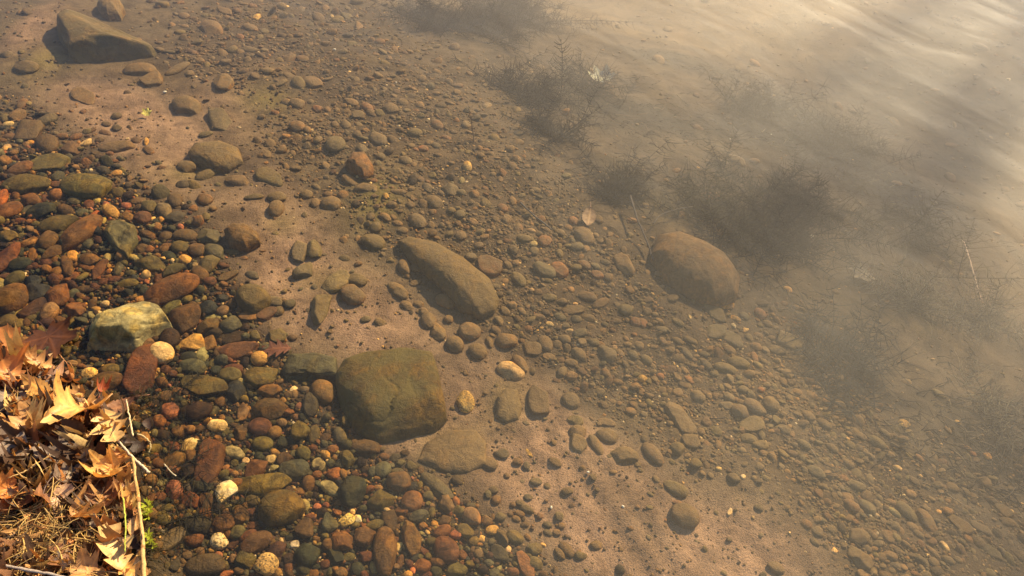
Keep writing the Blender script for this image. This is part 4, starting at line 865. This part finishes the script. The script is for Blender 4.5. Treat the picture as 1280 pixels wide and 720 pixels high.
# ------------------------------------------------------------------ water weed
def weed(px, py, stems, length, spread, label, cols, seed, lean=(0, .6, .5), fil=.03, dens=16, fr=.0012, up=.5, free=False):
    r = np.random.default_rng(seed); x, y, z = ground(px, py)
    root = empty('water_weed', (x, y, z - .003)); tag(root, label, 'water weed', 'water weed growing under water')
    sb, lb = MB(), MB()
    stems = stems if stems == 1 else int(stems * 4.2)
    for s in range(stems):
        L_ = length * r.uniform(.6, 1.1) * (1 if stems == 1 else 1.25); base = np.array((*(r.normal(0, spread, 2)), 0))
        bz = float(bed_z(x + base[0], y + base[1])); base[2] = bz - z
        d = np.array(lean, float) + r.normal(0, .6 if stems > 1 else .05, 3); d[2] = np.clip(d[2], .05, .32 if stems > 1 else 1); d /= np.linalg.norm(d)
        cv = r.normal(0, .25 if stems == 1 else .6, 3); cv[2] = -abs(cv[2]) * .4
        t = np.linspace(0, 1, 14)[:, None]; P = base + d * L_ * t + cv * L_ * t * t * .6
        lim = 9 if free else min(-.012 - z, 9)
        P[:, 2] = np.clip(P[:, 2], base[2], max(lim, .01))
        sb.tube(P, np.linspace(.0016, .0007, 14), 5, np.array(cols[0]) * r.uniform(.8, 1.2))
        for i in range(dens):
            u = (i + r.random()) / dens; k = u * 12.99; j = int(k); p = P[j] * (1 - k + j) + P[j + 1] * (k - j)
            tan = P[min(j + 1, 13)] - P[j]; tan /= np.linalg.norm(tan) + 1e-9
            for m in range(3):
                az = r.uniform(0, 6.28); e = np.array((math.cos(az), math.sin(az), r.normal(0, .4)))
                e = e - tan * (e @ tan) ; e /= np.linalg.norm(e) + 1e-9
                fl = fil * (r.uniform(.5, 2.6) if stems > 1 else r.uniform(.6, 1.1)) * (1.15 - .6 * u); tt = np.linspace(0, 1, 5)[:, None]
                q = p + e * fl * tt + tan * fl * up * tt * tt + np.array((0, 0, -.15)) * fl * tt * tt + (r.normal(0, .3, 3) * fl if stems > 1 else 0) * tt * tt
                q[:, 2] = np.clip(q[:, 2], -9, max(lim, .01))
                lb.tube(q, np.linspace(fr, fr * .4, 5), 3, np.array(cols[1]) * r.uniform(.7, 1.3))
    sb.build('stem', M_WEED, root); lb.build('leaves', M_WEED, root)
DK = [(.018, .013, .009), (.027, .020, .013)]; OLV = [(.035, .028, .014), (.050, .042, .022)]; BLU = [(.045, .042, .036), (.065, .062, .052)]; PLE = [(.12, .10, .06), (.16, .135, .085)]  # PLE is weed colour paled to sit in the bright haze at right
weed(700, 128, 1, .26, .0, 'tall dark feathery water weed standing like a small fir', DK, 21, (0, .35, .8), .055, 22, .0013, .8)
weed(665, 130, 6, .15, .04, 'dark tangled weed clump below the fir shaped weed', DK, 22, (.0, .5, .5), .03)
weed(636, 112, 4, .14, .025, 'small dark weed clump left of the fir shaped weed', DK, 23, (-.1, .5, .6), .032)
weed(560, 36, 15, .22, .09, 'wide dark weed mass at the top edge, left half', DK, 24, (.6, .5, .35), .03, 30)
weed(625, 28, 14, .22, .09, 'wide dark weed mass at the top edge, right half', DK, 25, (.7, .4, .4), .03, 30)
weed(520, 22, 5, .16, .03, 'thin dark weed at the left end of the top weed mass', DK, 26, (-.5, .4, .4), .02)
weed(745, 118, 5, .13, .04, 'brown weed clump under the pale whitish leaf', DK, 27, (-.2, .4, .5), .03)
weed(690, 170, 5, .13, .035, 'dark weed lying low right of the small sprig', DK, 28, (-.1, .3, .4), .025)
weed(770, 245, 6, .14, .035, 'dark weed clump beside the top of the sunken stick', DK, 29, (.1, .5, .4), .028)
weed(592, 178, 1, .14, .0, 'lone thin reddish weed sprig in the upper gravel', [(.07, .04, .022), (.09, .055, .03)], 30, (0, .4, .7), .016, 18)
weed(885, 282, 8, .17, .05, 'tangled olive weed bed just above the domed boulder', OLV, 31, (.4, .4, .3), .035)
weed(945, 305, 11, .17, .07, 'olive weed bed right of the domed boulder', DK, 32, (.3, .4, .35), .035)
weed(985, 262, 9, .17, .07, 'darkest weed bed above the bright glint', DK, 33, (.3, .4, .4), .03, 30)
weed(1062, 470, 7, .14, .05, 'bluish dark weed clump at the edge of the haze', BLU, 34, (.0, .5, .5), .035)
weed(1062, 432, 1, .20, .0, 'single dark branching weed stem above the bluish clump', BLU, 35, (.35, .5, .4), .05, 9, .0012, .7)
weed(1150, 385, 4, .16, .05, 'faint olive weed bed in the misty water at right', PLE, 36, (.4, .3, .4), .04)
weed(1235, 415, 2, .16, .04, 'faint weed clump near the right edge in the mist', PLE, 37, (.3, .3, .5), .05)
weed(1040, 190, 8, .18, .07, 'blurred weed bed deep in the grey upper water', OLV, 38, (.4, .3, .4), .035)
weed(930, 140, 6, .15, .06, 'blurred weed bed left of the grey upper water', OLV, 39, (.4, .3, .4), .035)
weed(1130, 300, 4, .16, .07, 'dim weed bed between the pale leaf and upper haze', OLV, 40, (.4, .3, .4), .035)
weed(1215, 505, 2, .14, .05, 'low weed bed near the right edge below the mist', PLE, 41, (.3, .2, .4), .03)
weed(204, 590, 2, .10, .02, 'dark feathery weed hugging the bank by the pale stick', OLV, 42, (.5, .5, .2), .022, fr=.0008, free=True)
weed(205, 640, 2, .11, .02, 'dark feathery weed over pink pebbles beside the bank', OLV, 43, (.6, -.3, .2), .026, fr=.0008, free=True)
weed(196, 520, 2, .10, .018, 'dark wet weed under the upright red slab', OLV, 44, (.2, .6, .25), .022, fr=.0008, free=True)

mat_ = MB(); r = np.random.default_rng(505); made = 0
while made < 3200:
    px, py = r.uniform(430, 1340), r.uniform(-40, 620)
    w0 = float(mud_w(px, py)); x, y = map(float, at(px, py, -.2)); q_ = float(wnoise(NB1, np.array([x, y]) * 1.6))
    if r.random() > w0 * np.clip(.12 + .9 * q_, .08, 1): continue
    made += 1; x, y, z = ground(px, py) if made % 4 == 0 else (x, y, float(bed_z(x, y)))
    L_ = r.uniform(.012, .05); az = r.normal(-.7, .8); t = np.linspace(0, 1, 6)[:, None]; d = np.array((math.cos(az), math.sin(az), 0)); e = np.array((-d[1], d[0], 0)) * r.normal(0, .5)
    P = np.array((x, y, z + .001)) + d * L_ * t + e * L_ * t * t + np.array((0, 0, 1)) * r.uniform(.05, .5) * L_ * t * (1.2 - t)
    c = np.array((.030, .023, .015) if r.random() < .6 else ((.075, .058, .034) if r.random() < .7 else (.17, .13, .075))) * r.uniform(.7, 1.3)
    mat_.tube(P, np.linspace(.0014, .0006, 6) * r.uniform(.6, 1.5), 3, c)
o = mat_.build('weed_debris', M_WEED); tag(o, 'matted bits of dead weed strewn over the muddy bed', 'weed debris', kind='stuff')

# ------------------------------------------------------------------ small pale grains put in for glints of light
SHG = 'tiny pale grains standing in for glints'
for i, (px, py, lab) in enumerate([(1011, 304, 'bright white glint grain on the darkest weed bed'), (710, 93, 'tiny white glint grain left of the pale whitish leaf'), (612, 90, 'tiny white glint grain on mud left of the small weed clump'),
        (495, 103, 'tiny white glint grain in gravel below the top weed mass'), (964, 168, 'tiny white glint grain in the grey upper water'), (913, 174, 'tiny white glint grain left of the grey upper water'),
        (418, 62, 'pale yellow glint grain in the upper left gravel'), (689, 634, 'tiny white glint grain on the sand above the slate pebbles'), (779, 633, 'tiny white glint grain on the rippled sand'),
        (206, 115, 'white round glint grain on the upper left sand'), (500, 173, 'tiny glint grain in the middle gravel'), (735, 590, 'tiny white glint grain at the edge of the sand')]):
    V, F = unit_stone(7000 + i, 'a', 2); x, y, z = ground(px, py, .004)
    o = mesh_obj('glint_grain', V * np.array((.006, .0045, .0035)) * (1.2 if i in (0, 6, 9) else .62), F, M_GLINT); o.location = (x, y, z); o.rotation_euler = (0, 0, i * 1.1)
    if i == 0: o.location.z = z + .03
    tag(o, lab, 'glint_grain', SHG)
